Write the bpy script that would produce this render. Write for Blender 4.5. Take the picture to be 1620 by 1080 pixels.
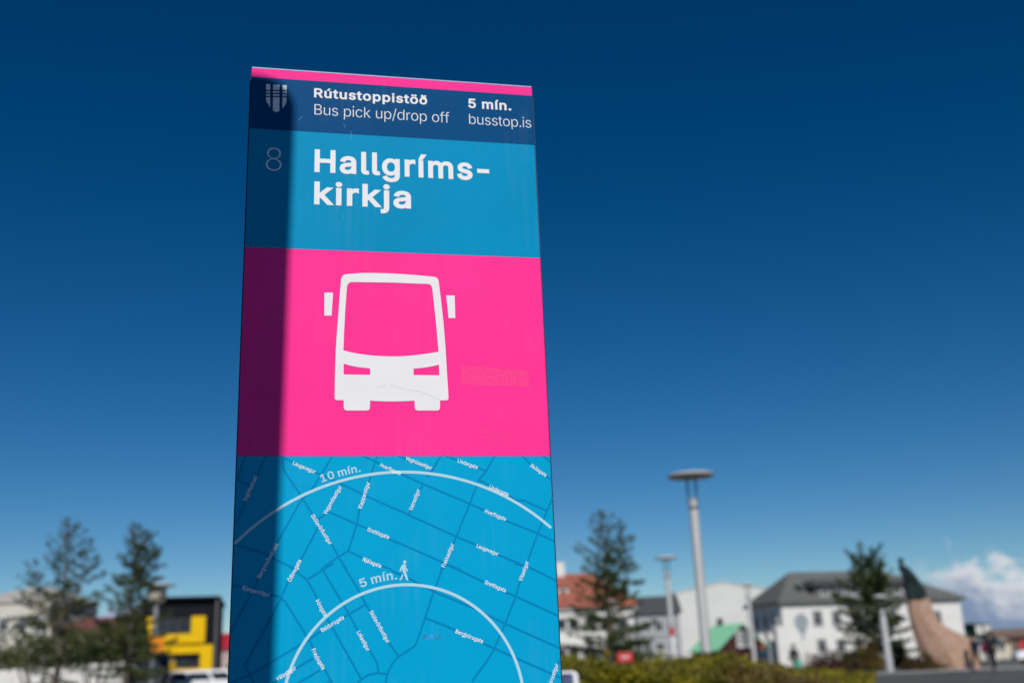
import bpy, bmesh, math, random
import numpy as np
from mathutils import Vector, Matrix
from mathutils.geometry import delaunay_2d_cdt

for _o in list(bpy.data.objects):
    bpy.data.objects.remove(_o)
scene = bpy.context.scene
COL = scene.collection
R_ = math.radians

# ------------------------------------------------------------------ camera
FPX, CX, CY, EYE = 1692.0, 810.0, 540.0, 0.85      # focal length in photo pixels, photo centre, eye height
_n = lambda v: v / np.linalg.norm(v)
_up = _n(np.array([-223.0, 5490.0, -FPX]))
_fw = np.array([0.0, 0.0, -1.0])
_Y = _n(_fw - _fw.dot(_up) * _up)
_X = np.cross(_Y, _up)
ROT = np.array([_X, _Y, _up])
cam_data = bpy.data.cameras.new("camera")
cam = bpy.data.objects.new("camera", cam_data)
COL.objects.link(cam)
cam.matrix_world = Matrix.Translation((0, 0, EYE)) @ Matrix([list(r) for r in ROT]).to_4x4()
cam_data.sensor_width = 36.0
cam_data.lens = 36.0 * FPX / 1620.0
cam_data.clip_start = 0.05
cam_data.clip_end = 9000.0
cam_data.dof.use_dof = True
cam_data.dof.focus_distance = 2.40
cam_data.dof.aperture_fstop = 2.3
cam_data.dof.aperture_blades = 9
scene.camera = cam

# ------------------------------------------------------------------ sky and sun
SUN_AZ, SUN_EL = R_(7.0), R_(38.0)                  # behind the camera, 7 degrees to the right
SUN = Vector((math.sin(SUN_AZ) * math.cos(SUN_EL), -math.cos(SUN_AZ) * math.cos(SUN_EL), math.sin(SUN_EL)))
world = bpy.data.worlds.new("World")
scene.world = world
world.use_nodes = True
wn, wl = world.node_tree.nodes, world.node_tree.links
wn.clear()
sky = wn.new("ShaderNodeTexSky")
sky.sky_type = 'NISHITA'
sky.sun_disc = False
sky.sun_elevation = SUN_EL
sky.sun_rotation = math.atan2(SUN.x, SUN.y)
sky.altitude = 1500
sky.air_density = 1.0
sky.dust_density = 0.0
sky.ozone_density = 3.0
SKY_GAMMA, SKY_STR = 1.22, 0.050
gm = wn.new("ShaderNodeGamma"); gm.inputs[1].default_value = SKY_GAMMA
hs = wn.new("ShaderNodeHueSaturation"); hs.inputs['Saturation'].default_value = 1.28; hs.inputs['Value'].default_value = 0.80
wl.new(sky.outputs[0], gm.inputs[0]); wl.new(gm.outputs[0], hs.inputs['Color'])
bg = wn.new("ShaderNodeBackground"); bg.inputs[1].default_value = SKY_STR
tint = wn.new("ShaderNodeMix"); tint.data_type = 'RGBA'; tint.blend_type = 'MULTIPLY'; tint.inputs[0].default_value = 1.0
tint.inputs[7].default_value = (1.0, 1.0, 0.97, 1); wl.new(hs.outputs[0], tint.inputs[6])
wl.new(tint.outputs[2], bg.inputs[0])
# low bank of cumulus along the horizon from the right of the view onwards
tc = wn.new("ShaderNodeTexCoord")
sx = wn.new("ShaderNodeSeparateXYZ"); wl.new(tc.outputs['Generated'], sx.inputs[0])
def wmath(op, a, b=None, clamp=False):
    m = wn.new("ShaderNodeMath"); m.operation = op; m.use_clamp = clamp
    for i, v in enumerate((a, b)):
        if v is None: continue
        if isinstance(v, (int, float)): m.inputs[i].default_value = v
        else: wl.new(v, m.inputs[i])
    return m.outputs[0]
az = wmath('ARCTAN2', sx.outputs[0], sx.outputs[1])
el = wmath('ARCSINE', sx.outputs[2])
cv = wn.new("ShaderNodeCombineXYZ"); wl.new(az, cv.inputs[0]); wl.new(wmath('MULTIPLY', el, 1.25), cv.inputs[1])
nz = wn.new("ShaderNodeTexNoise"); nz.inputs['Scale'].default_value = 38.0; nz.inputs['Detail'].default_value = 7; nz.inputs['Roughness'].default_value = 0.55
wl.new(cv.outputs[0], nz.inputs['Vector'])
nz2 = wn.new("ShaderNodeTexNoise"); nz2.inputs['Scale'].default_value = 9.0; nz2.inputs['Detail'].default_value = 2
wl.new(cv.outputs[0], nz2.inputs['Vector'])
def wramp(v, a, b, lo=0.0, hi=1.0):
    m = wn.new("ShaderNodeMapRange"); m.interpolation_type = 'SMOOTHSTEP'
    wl.new(v, m.inputs[0])
    for i, x in enumerate((a, b, lo, hi)): m.inputs[i + 1].default_value = x
    return m.outputs[0]
top = wmath('ADD', R_(4.0), wmath('MULTIPLY', wmath('SUBTRACT', nz2.outputs['Fac'], 0.5), R_(3.0)))
dens = wmath('ADD', wmath('MULTIPLY', wmath('SUBTRACT', top, el), 20.0), wmath('MULTIPLY', wmath('SUBTRACT', nz.outputs['Fac'], 0.5), 1.7))
azm = wramp(az, R_(19.3), R_(21.8))
cl = wmath('MULTIPLY', wramp(dens, -0.10, 0.22), azm, True)
ccol = wn.new("ShaderNodeMix"); ccol.data_type = 'RGBA'
wl.new(wramp(wmath('ADD', dens, wmath('MULTIPLY', nz2.outputs['Fac'], 0.5)), 0.35, 1.25), ccol.inputs[0])
ccol.inputs[6].default_value = (0.66, 0.68, 0.73, 1); ccol.inputs[7].default_value = (0.20, 0.28, 0.42, 1)
bgc = wn.new("ShaderNodeBackground"); bgc.inputs[1].default_value = 1.0
wl.new(ccol.outputs[2], bgc.inputs[0])
mx = wn.new("ShaderNodeMixShader"); wl.new(cl, mx.inputs[0]); wl.new(bg.outputs[0], mx.inputs[1]); wl.new(bgc.outputs[0], mx.inputs[2])
wo = wn.new("ShaderNodeOutputWorld"); wl.new(mx.outputs[0], wo.inputs[0])

sd = bpy.data.lights.new("sun", 'SUN'); sd.energy = 3.9; sd.angle = R_(0.53); sd.color = (1.0, 0.965, 0.92)
so = bpy.data.objects.new("sun", sd); COL.objects.link(so)
so.rotation_euler = SUN.to_track_quat('Z', 'Y').to_euler()
so.location = (0, -20, 30)
scene.view_settings.view_transform = 'Standard'
scene.view_settings.look = 'None'
scene.view_settings.exposure = 0.0
scene.view_settings.gamma = 1.0
scene.view_settings.use_curve_mapping = False
scene.cycles.max_bounces = 6
scene.cycles.use_denoising = True

# ------------------------------------------------------------------ measuring helpers
def ray(px, py): return ROT @ np.array([px - CX, CY - py, -FPX])
def at(px, py, Y):
    d = ray(px, py); p = d * (Y / d[1]); return np.array([p[0], p[1], p[2] + EYE])
def ground(px, Y):
    """the ground point at bearing px, Y metres ahead"""
    p = at(px, 1061.5 - (px - 810) * 0.0406, Y); return (p[0], Y, 0.0)
def height(px, py, Y): return float(at(px, py, Y)[2])
class Front:
    """a vertical plane in the world, measured in metres along it and up"""
    def __init__(s, P, rz):
        s.P = np.array(P, float); s.d = np.array([math.cos(rz), math.sin(rz), 0]); s.n = np.array([math.sin(rz), -math.cos(rz), 0])
    def uz(s, px, py):
        d = ray(px, py); o = np.array([0, 0, EYE]); t = (s.P - o).dot(s.n) / d.dot(s.n); q = o + t * d
        return float((q - s.P).dot(s.d)), float(q[2])

# ------------------------------------------------------------------ materials
MATS = {}
def mat(name, col, rough=0.6, metal=0.0, var=0.0, scale=6.0, bump=0.0, bscale=40.0, spec=0.4, col2=None, trans=0.0, detail=4.0):
    if name in MATS: return MATS[name]
    m = bpy.data.materials.new(name); m.use_nodes = True
    n, l = m.node_tree.nodes, m.node_tree.links
    p = n['Principled BSDF']
    p.inputs['Roughness'].default_value = rough; p.inputs['Metallic'].default_value = metal
    p.inputs['Specular IOR Level'].default_value = spec
    p.inputs['Base Color'].default_value = (*col, 1)
    t = n.new('ShaderNodeTexCoord')
    if var > 0 or col2:
        z = n.new('ShaderNodeTexNoise'); z.inputs['Scale'].default_value = scale; z.inputs['Detail'].default_value = detail
        l.new(t.outputs['Object'], z.inputs['Vector'])
        r = n.new('ShaderNodeValToRGB')
        a = [max(0.0, c * (1 - var)) for c in col]; b = list(col2) if col2 else [min(1.0, c * (1 + var)) for c in col]
        r.color_ramp.elements[0].position = 0.35; r.color_ramp.elements[1].position = 0.68
        r.color_ramp.elements[0].color = (*a, 1); r.color_ramp.elements[1].color = (*b, 1)
        l.new(z.outputs['Fac'], r.inputs[0]); l.new(r.outputs[0], p.inputs['Base Color'])
    if bump > 0:
        z = n.new('ShaderNodeTexNoise'); z.inputs['Scale'].default_value = bscale; z.inputs['Detail'].default_value = 3
        l.new(t.outputs['Object'], z.inputs['Vector'])
        b = n.new('ShaderNodeBump'); b.inputs['Strength'].default_value = bump; b.inputs['Distance'].default_value = 0.01
        l.new(z.outputs['Fac'], b.inputs['Height']); l.new(b.outputs[0], p.inputs['Normal'])
    MATS[name] = m
    return m

def print_mat(name, col, scuff=0.35, var=0.02):
    """printed, laminated sheet: faint orange peel, faded mottling, pale scuffs and specks"""
    m = mat(name, col, rough=0.5, var=var, scale=5.0, spec=0.03)
    n, l = m.node_tree.nodes, m.node_tree.links
    p = n['Principled BSDF']; t = n.new('ShaderNodeTexCoord')
    base = p.inputs['Base Color'].links[0].from_socket
    mp = n.new('ShaderNodeMapping'); mp.inputs['Rotation'].default_value = (0, 0.6, 0); mp.inputs['Scale'].default_value = (30, 30, 9)
    l.new(t.outputs['Object'], mp.inputs[0])
    z = n.new('ShaderNodeTexNoise'); z.inputs['Scale'].default_value = 2.2; z.inputs['Detail'].default_value = 8; z.inputs['Roughness'].default_value = 0.75
    l.new(mp.outputs[0], z.inputs['Vector'])
    big = n.new('ShaderNodeTexNoise'); big.inputs['Scale'].default_value = 6.5; l.new(t.outputs['Object'], big.inputs['Vector'])
    r1 = n.new('ShaderNodeMapRange'); l.new(z.outputs['Fac'], r1.inputs[0]); r1.inputs[1].default_value = 0.60; r1.inputs[2].default_value = 0.80
    r2 = n.new('ShaderNodeMapRange'); l.new(big.outputs['Fac'], r2.inputs[0]); r2.inputs[1].default_value = 0.50; r2.inputs[2].default_value = 0.72
    mu = n.new('ShaderNodeMath'); mu.operation = 'MULTIPLY'; l.new(r1.outputs[0], mu.inputs[0]); l.new(r2.outputs[0], mu.inputs[1])
    mu2 = n.new('ShaderNodeMath'); mu2.operation = 'MULTIPLY'; l.new(mu.outputs[0], mu2.inputs[0]); mu2.inputs[1].default_value = scuff
    mixn = n.new('ShaderNodeMix'); mixn.data_type = 'RGBA'
    l.new(mu2.outputs[0], mixn.inputs[0]); l.new(base, mixn.inputs[6]); mixn.inputs[7].default_value = (0.55, 0.64, 0.70, 1)
    # rain streaks and a film of dust
    mp2 = n.new('ShaderNodeMapping'); mp2.inputs['Scale'].default_value = (70, 70, 2.2); l.new(t.outputs['Object'], mp2.inputs[0])
    st = n.new('ShaderNodeTexNoise'); st.inputs['Scale'].default_value = 1.0; st.inputs['Detail'].default_value = 5; l.new(mp2.outputs[0], st.inputs['Vector'])
    r3 = n.new('ShaderNodeMapRange'); l.new(st.outputs['Fac'], r3.inputs[0]); r3.inputs[1].default_value = 0.45; r3.inputs[2].default_value = 0.80; r3.inputs[4].default_value = 0.065
    m3 = n.new('ShaderNodeMath'); m3.operation = 'MULTIPLY'; l.new(r3.outputs[0], m3.inputs[0]); l.new(r2.outputs[0], m3.inputs[1])
    dust = n.new('ShaderNodeMix'); dust.data_type = 'RGBA'; l.new(m3.outputs[0], dust.inputs[0]); l.new(mixn.outputs[2], dust.inputs[6]); dust.inputs[7].default_value = (0.42, 0.46, 0.48, 1)
    l.new(dust.outputs[2], p.inputs['Base Color'])
    pe = n.new('ShaderNodeTexNoise'); pe.inputs['Scale'].default_value = 130; pe.inputs['Detail'].default_value = 3
    l.new(t.outputs['Object'], pe.inputs['Vector'])
    b = n.new('ShaderNodeBump'); b.inputs['Strength'].default_value = 0.07; b.inputs['Distance'].default_value = 0.002
    l.new(pe.outputs['Fac'], b.inputs['Height']); l.new(b.outputs[0], p.inputs['Normal'])
    return m

def leaf_mat(name, stops, scale=1.2, rough=0.6):
    """leaves whose own colour changes from clump to clump"""
    if name in MATS: return MATS[name]
    m = bpy.data.materials.new(name); m.use_nodes = True
    n, l = m.node_tree.nodes, m.node_tree.links
    p = n['Principled BSDF']; p.inputs['Roughness'].default_value = rough; p.inputs['Specular IOR Level'].default_value = 0.25
    t = n.new('ShaderNodeTexCoord'); z = n.new('ShaderNodeTexNoise'); z.inputs['Scale'].default_value = scale; z.inputs['Detail'].default_value = 5; z.inputs['Roughness'].default_value = 0.7
    l.new(t.outputs['Object'], z.inputs['Vector'])
    r = n.new('ShaderNodeValToRGB'); e = r.color_ramp.elements
    for i, (pos, c) in enumerate(stops):
        k = e[i] if i < 2 else e.new(pos)
        k.position = pos; k.color = (*c, 1)
    l.new(z.outputs['Fac'], r.inputs[0]); l.new(r.outputs[0], p.inputs['Base Color'])
    tr = n.new('ShaderNodeBsdfTranslucent'); l.new(r.outputs[0], tr.inputs[0])
    mxs = n.new('ShaderNodeMixShader'); mxs.inputs[0].default_value = 0.18
    l.new(p.outputs[0], mxs.inputs[1]); l.new(tr.outputs[0], mxs.inputs[2]); l.new(mxs.outputs[0], n['Material Output'].inputs[0])
    MATS[name] = m
    return m

# ------------------------------------------------------------------ object helpers
def tag(o, label=None, cat=None, group=None, kind=None):
    for k, v in (('label', label), ('category', cat), ('group', group), ('kind', kind)):
        if v: o[k] = v
    return o
def empty(name, label, cat, loc=(0, 0, 0), rz=0.0, group=None):
    o = bpy.data.objects.new(name, None); COL.objects.link(o)
    o.empty_display_size = 0.2; o.location = loc; o.rotation_euler = (0, 0, rz)
    return tag(o, label, cat, group)
def link(name, me, m=None, parent=None):
    if m and not me.materials: me.materials.append(m)
    o = bpy.data.objects.new(name, me); COL.objects.link(o)
    if parent: o.parent = parent
    return o
def copy_tree(o, parent=None):
    c = o.copy(); COL.objects.link(c)
    if parent: c.parent = parent
    for ch in [x for x in bpy.data.objects if x.parent == o]: copy_tree(ch, c)
    return c

class MB:
    def __init__(s): s.v, s.f = [], []
    def add(s, vs, fs):
        b = len(s.v); s.v += [tuple(map(float, p)) for p in vs]; s.f += [tuple(b + i for i in f) for f in fs]; return s
    def box(s, x0, x1, y0, y1, z0, z1):
        x0, x1 = min(x0, x1), max(x0, x1); y0, y1 = min(y0, y1), max(y0, y1); z0, z1 = min(z0, z1), max(z0, z1)
        return s.add([(x0,y0,z0),(x1,y0,z0),(x1,y1,z0),(x0,y1,z0),(x0,y0,z1),(x1,y0,z1),(x1,y1,z1),(x0,y1,z1)],
                     [(0,3,2,1),(4,5,6,7),(0,1,5,4),(1,2,6,5),(2,3,7,6),(3,0,4,7)])
    def prism(s, poly, y0, y1, axis='y'):
        """an outline (x, z) made solid from y0 to y1"""
        n = len(poly); a = sum(poly[i-1][0]*poly[i][1]-poly[i][0]*poly[i-1][1] for i in range(n))
        if a < 0: poly = poly[::-1]
        if axis == 'y': vs = [(x, y0, z) for x, z in poly] + [(x, y1, z) for x, z in poly]
        elif axis == 'x': vs = [(y0, -x, z) for x, z in poly] + [(y1, -x, z) for x, z in poly]
        else: vs = [(x, -y, -y0) for x, y in poly] + [(x, -y, -y1) for x, y in poly]
        return s.add(vs, [tuple(range(n)), tuple(range(2*n-1, n-1, -1))] + [(i, n+i, n+(i+1) % n, (i+1) % n) for i in range(n)])
    def loft(s, rings, cap=True):
        n = len(rings[0]); b = len(s.v)
        for r in rings: s.v += [tuple(map(float, p)) for p in r]
        for k in range(len(rings)-1):
            for i in range(n):
                j = (i+1) % n; s.f.append((b+k*n+i, b+k*n+j, b+(k+1)*n+j, b+(k+1)*n+i))
        if cap: s.f.append(tuple(b+i for i in range(n-1, -1, -1))); s.f.append(tuple(b+(len(rings)-1)*n+i for i in range(n)))
        return s
    def lathe(s, prof, n=24, c=(0, 0, 0)):
        return s.loft([[(c[0]+r*math.cos(2*math.pi*i/n), c[1]+r*math.sin(2*math.pi*i/n), c[2]+z) for i in range(n)] for r, z in prof])
    def tube(s, pts, rad, n=8):
        pts = [Vector(p) for p in pts]; rings = []
        if isinstance(rad, (int, float)): rad = [rad]*len(pts)
        for i, p in enumerate(pts):
            d = (pts[min(i+1, len(pts)-1)]-pts[max(i-1, 0)]).normalized()
            a = d.cross(Vector((0.13, 0.97, 0.2))).normalized(); b = d.cross(a)
            rings.append([p+rad[i]*(math.cos(2*math.pi*k/n)*a+math.sin(2*math.pi*k/n)*b) for k in range(n)])
        return s.loft(rings)
    def build(s, name, m, parent=None, smooth=False, bevel=0.0, seg=2):
        me = bpy.data.meshes.new(name); me.from_pydata(s.v, [], s.f)
        bm = bmesh.new(); bm.from_mesh(me); bmesh.ops.recalc_face_normals(bm, faces=bm.faces); bm.to_mesh(me); bm.free()
        if smooth:
            me.polygons.foreach_set('use_smooth', [True]*len(me.polygons))
            try: me.set_sharp_from_angle(angle=R_(40))
            except Exception: pass
        o = link(name, me, m, parent)
        if bevel > 0:
            b = o.modifiers.new('bevel', 'BEVEL'); b.width = bevel; b.segments = seg; b.limit_method = 'ANGLE'; b.angle_limit = R_(40)
        return o
def quads(name, V, m, parent=None):
    """V: (n,4,3) array of loose quads, joined in one mesh"""
    n = len(V); me = bpy.data.meshes.new(name)
    me.vertices.add(n*4); me.vertices.foreach_set('co', V.reshape(-1).astype(np.float32))
    me.loops.add(n*4); me.loops.foreach_set('vertex_index', np.arange(n*4, dtype=np.int32))
    me.polygons.add(n); me.polygons.foreach_set('loop_start', np.arange(0, n*4, 4, dtype=np.int32))
    try: me.polygons.foreach_set('loop_total', np.full(n, 4, dtype=np.int32))
    except Exception: pass
    me.update(calc_edges=True)
    return link(name, me, m, parent)
# ------------------------------------------------------------------ ground
def sheet(name, pts, z, m):
    o = MB().add([(x, y, z) for x, y in pts], [tuple(range(len(pts)))]).build(name, m); return tag(o, kind='structure')
asphalt = mat('asphalt', (0.080, 0.077, 0.072), 0.85, var=0.25, scale=0.35, bump=0.3, bscale=60, col2=(0.125, 0.12, 0.112))
sheet('ground', [(-3000, -600), (3000, -600), (3000, 6000), (-3000, 6000)], 0.0, mat('ground_paving', (0.13, 0.13, 0.125), 0.9, var=0.2, scale=0.15, bump=0.2))
sheet('road', [(4.6, 15), (60, 15), (60, 56), (16.6, 56), (13.1, 42.0), (5.1, 16.6)], 0.004, asphalt)
sheet('street', [(-60, 30), (-7, 30), (-7, 46), (-60, 46)], 0.004, asphalt)
sheet('gravel_path', [(4, 42.2), (13.0, 42.2), (16.4, 56), (16.4, 61.5), (4, 61.5)], 0.006, mat('gravel', (0.23, 0.19, 0.15), 0.95, var=0.3, scale=3.0, bump=0.5))
sheet('gravel_path', [(16.5, 56.2), (60, 56.2), (60, 61.5), (16.5, 61.5)], 0.006, mat('gravel', (0.23, 0.19, 0.15), 0.95, var=0.3, scale=3.0, bump=0.5))
hv, hf = [], []
for i in range(121):                                # low far hills that close the horizon
    x = -3000+50*i; h = 17+6*math.sin(i*0.31)+4*math.sin(i*0.83+1)+2*math.sin(i*2.1)
    hv += [(x, 1500, -0.5), (x, 1620, h), (x, 1900, -0.5)]
for i in range(120):
    b = 3*i; hf += [(b, b+3, b+4, b+1), (b+1, b+4, b+5, b+2)]
tag(MB().add(hv, hf).build('hills', mat('far_hillside', (0.06, 0.075, 0.06), 0.95, var=0.3, scale=0.02), smooth=True), kind='structure')
kerb = MB(); kerb.box(17.5, 60, 56.0, 56.2, 0, 0.11)
tag(kerb.build('kerb', mat('kerb_stone', (0.22, 0.22, 0.22), 0.85, var=0.15), bevel=0.015), kind='structure')
for k, (xa, xb, ya) in enumerate(((26.6, 33.6, 49.2), (20.2, 27.0, 46.0), (16.8, 22.5, 41.5))):
    sheet('road_marking', [(xa, ya), (xb, ya + 0.4), (xb, ya + 0.62), (xa, ya + 0.22)], 0.008, mat('worn_paint', (0.34, 0.34, 0.32), 0.8, var=0.5, scale=2.0))

# ------------------------------------------------------------------ the information pylon
PW = 0.70
_pr = ROT @ _n(np.array([8390.0, -181.0, -FPX])); _pr[2] = 0; _pr = _n(_pr)
_d1, _d2 = ray(375, 721), ray(871, 721)
_t = np.linalg.lstsq(np.array([-_d1, _d2]).T, PW * _pr, rcond=None)[0]
PYL = np.array([_t[0]*_d1[0], _t[0]*_d1[1], 0.0]); PYAW = math.atan2(_pr[1], _pr[0])
PF = Front(PYL, PYAW)
pylon = empty('info_pylon', 'tall blue and pink bus stop pylon with a white bus symbol and a street map', 'bus stop sign', PYL, PYAW)
Z0, Z1, Z2, Z3, Z4, Z5 = 0.10, 1.3196, 1.8078, 2.1127, 2.2530, 2.2778
TH = 0.11
M_map = print_mat('map_blue_print', (0.001, 0.335, 0.590), scuff=0.04)
M_name = print_mat('blue_print', (0.0, 0.252, 0.470), scuff=0.30, var=0.04)
M_head = print_mat('navy_print', (0.0, 0.064, 0.190), scuff=0.22, var=0.04)
M_pink = print_mat('pink_print', (0.95, 0.036, 0.275), scuff=0.10, var=0.03)
M_white = mat('white_print', (0.76, 0.75, 0.755), 0.5, var=0.02, scale=9, spec=0.1)
M_ring = mat('pale_blue_print', (0.40, 0.62, 0.72), 0.5, spec=0.05)
M_road = mat('street_blue_print', (0.001, 0.222, 0.455), 0.5, spec=0.03)
M_grey = mat('dim_white_print', (0.74, 0.78, 0.82), 0.5, spec=0.35)
M_frame = mat('dark_anodised_metal', (0.018, 0.02, 0.025), 0.45, 0.6)
def slab(name, z0, z1, m, top=False):
    """one printed section of the pylon: rounded upright edges, a rounded top on the cap"""
    bm = bmesh.new(); bmesh.ops.create_cube(bm, size=1)
    for v in bm.verts: v.co = Vector((PW*(v.co.x+0.5), TH*(v.co.y+0.5), z0+(z1-z0)*(v.co.z+0.5)))
    ed = [e for e in bm.edges if abs(e.verts[0].co.z-e.verts[1].co.z) > 1e-4 or (top and min(v.co.z for v in e.verts) > z1-1e-4)]
    bmesh.ops.bevel(bm, geom=ed, offset=0.0035, segments=3, affect='EDGES', profile=0.5)
    me = bpy.data.meshes.new(name); bm.to_mesh(me); bm.free(); me.materials.append(m)
    return link(name, me, None, pylon)
map_panel = slab('map_panel', Z0, Z1 - 0.0006, M_map)
icon_panel = slab('bus_panel', Z1, Z2, M_pink)
name_panel = slab('name_panel', Z2, Z3, M_name)
head_panel = slab('header_panel', Z3, Z4, M_head)
cap_panel = slab('cap', Z4, Z5, M_pink, True)
MB().box(0.001, PW-0.001, 0.0015, TH-0.0015, Z5+0.0005, Z5+0.0030).build('sky_glint_strip', mat('painted_sky_glint', (0.34, 0.48, 0.66), 0.45, spec=0.2), pylon)  # pale blue strip paints the sky's reflection along the cap's top edge
MB().box(-0.0025, PW + 0.0025, 0.006, TH - 0.006, Z0, Z4 - 0.001).build('frame', M_frame, pylon)
MB().box(0.04, PW - 0.04, 0.02, TH - 0.02, 0.02, Z0).build('plinth', M_frame, pylon)
MB().box(-0.08, PW + 0.08, -0.10, TH + 0.10, 0.0, 0.02).build('base_plate', M_frame, pylon, bevel=0.004)

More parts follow.
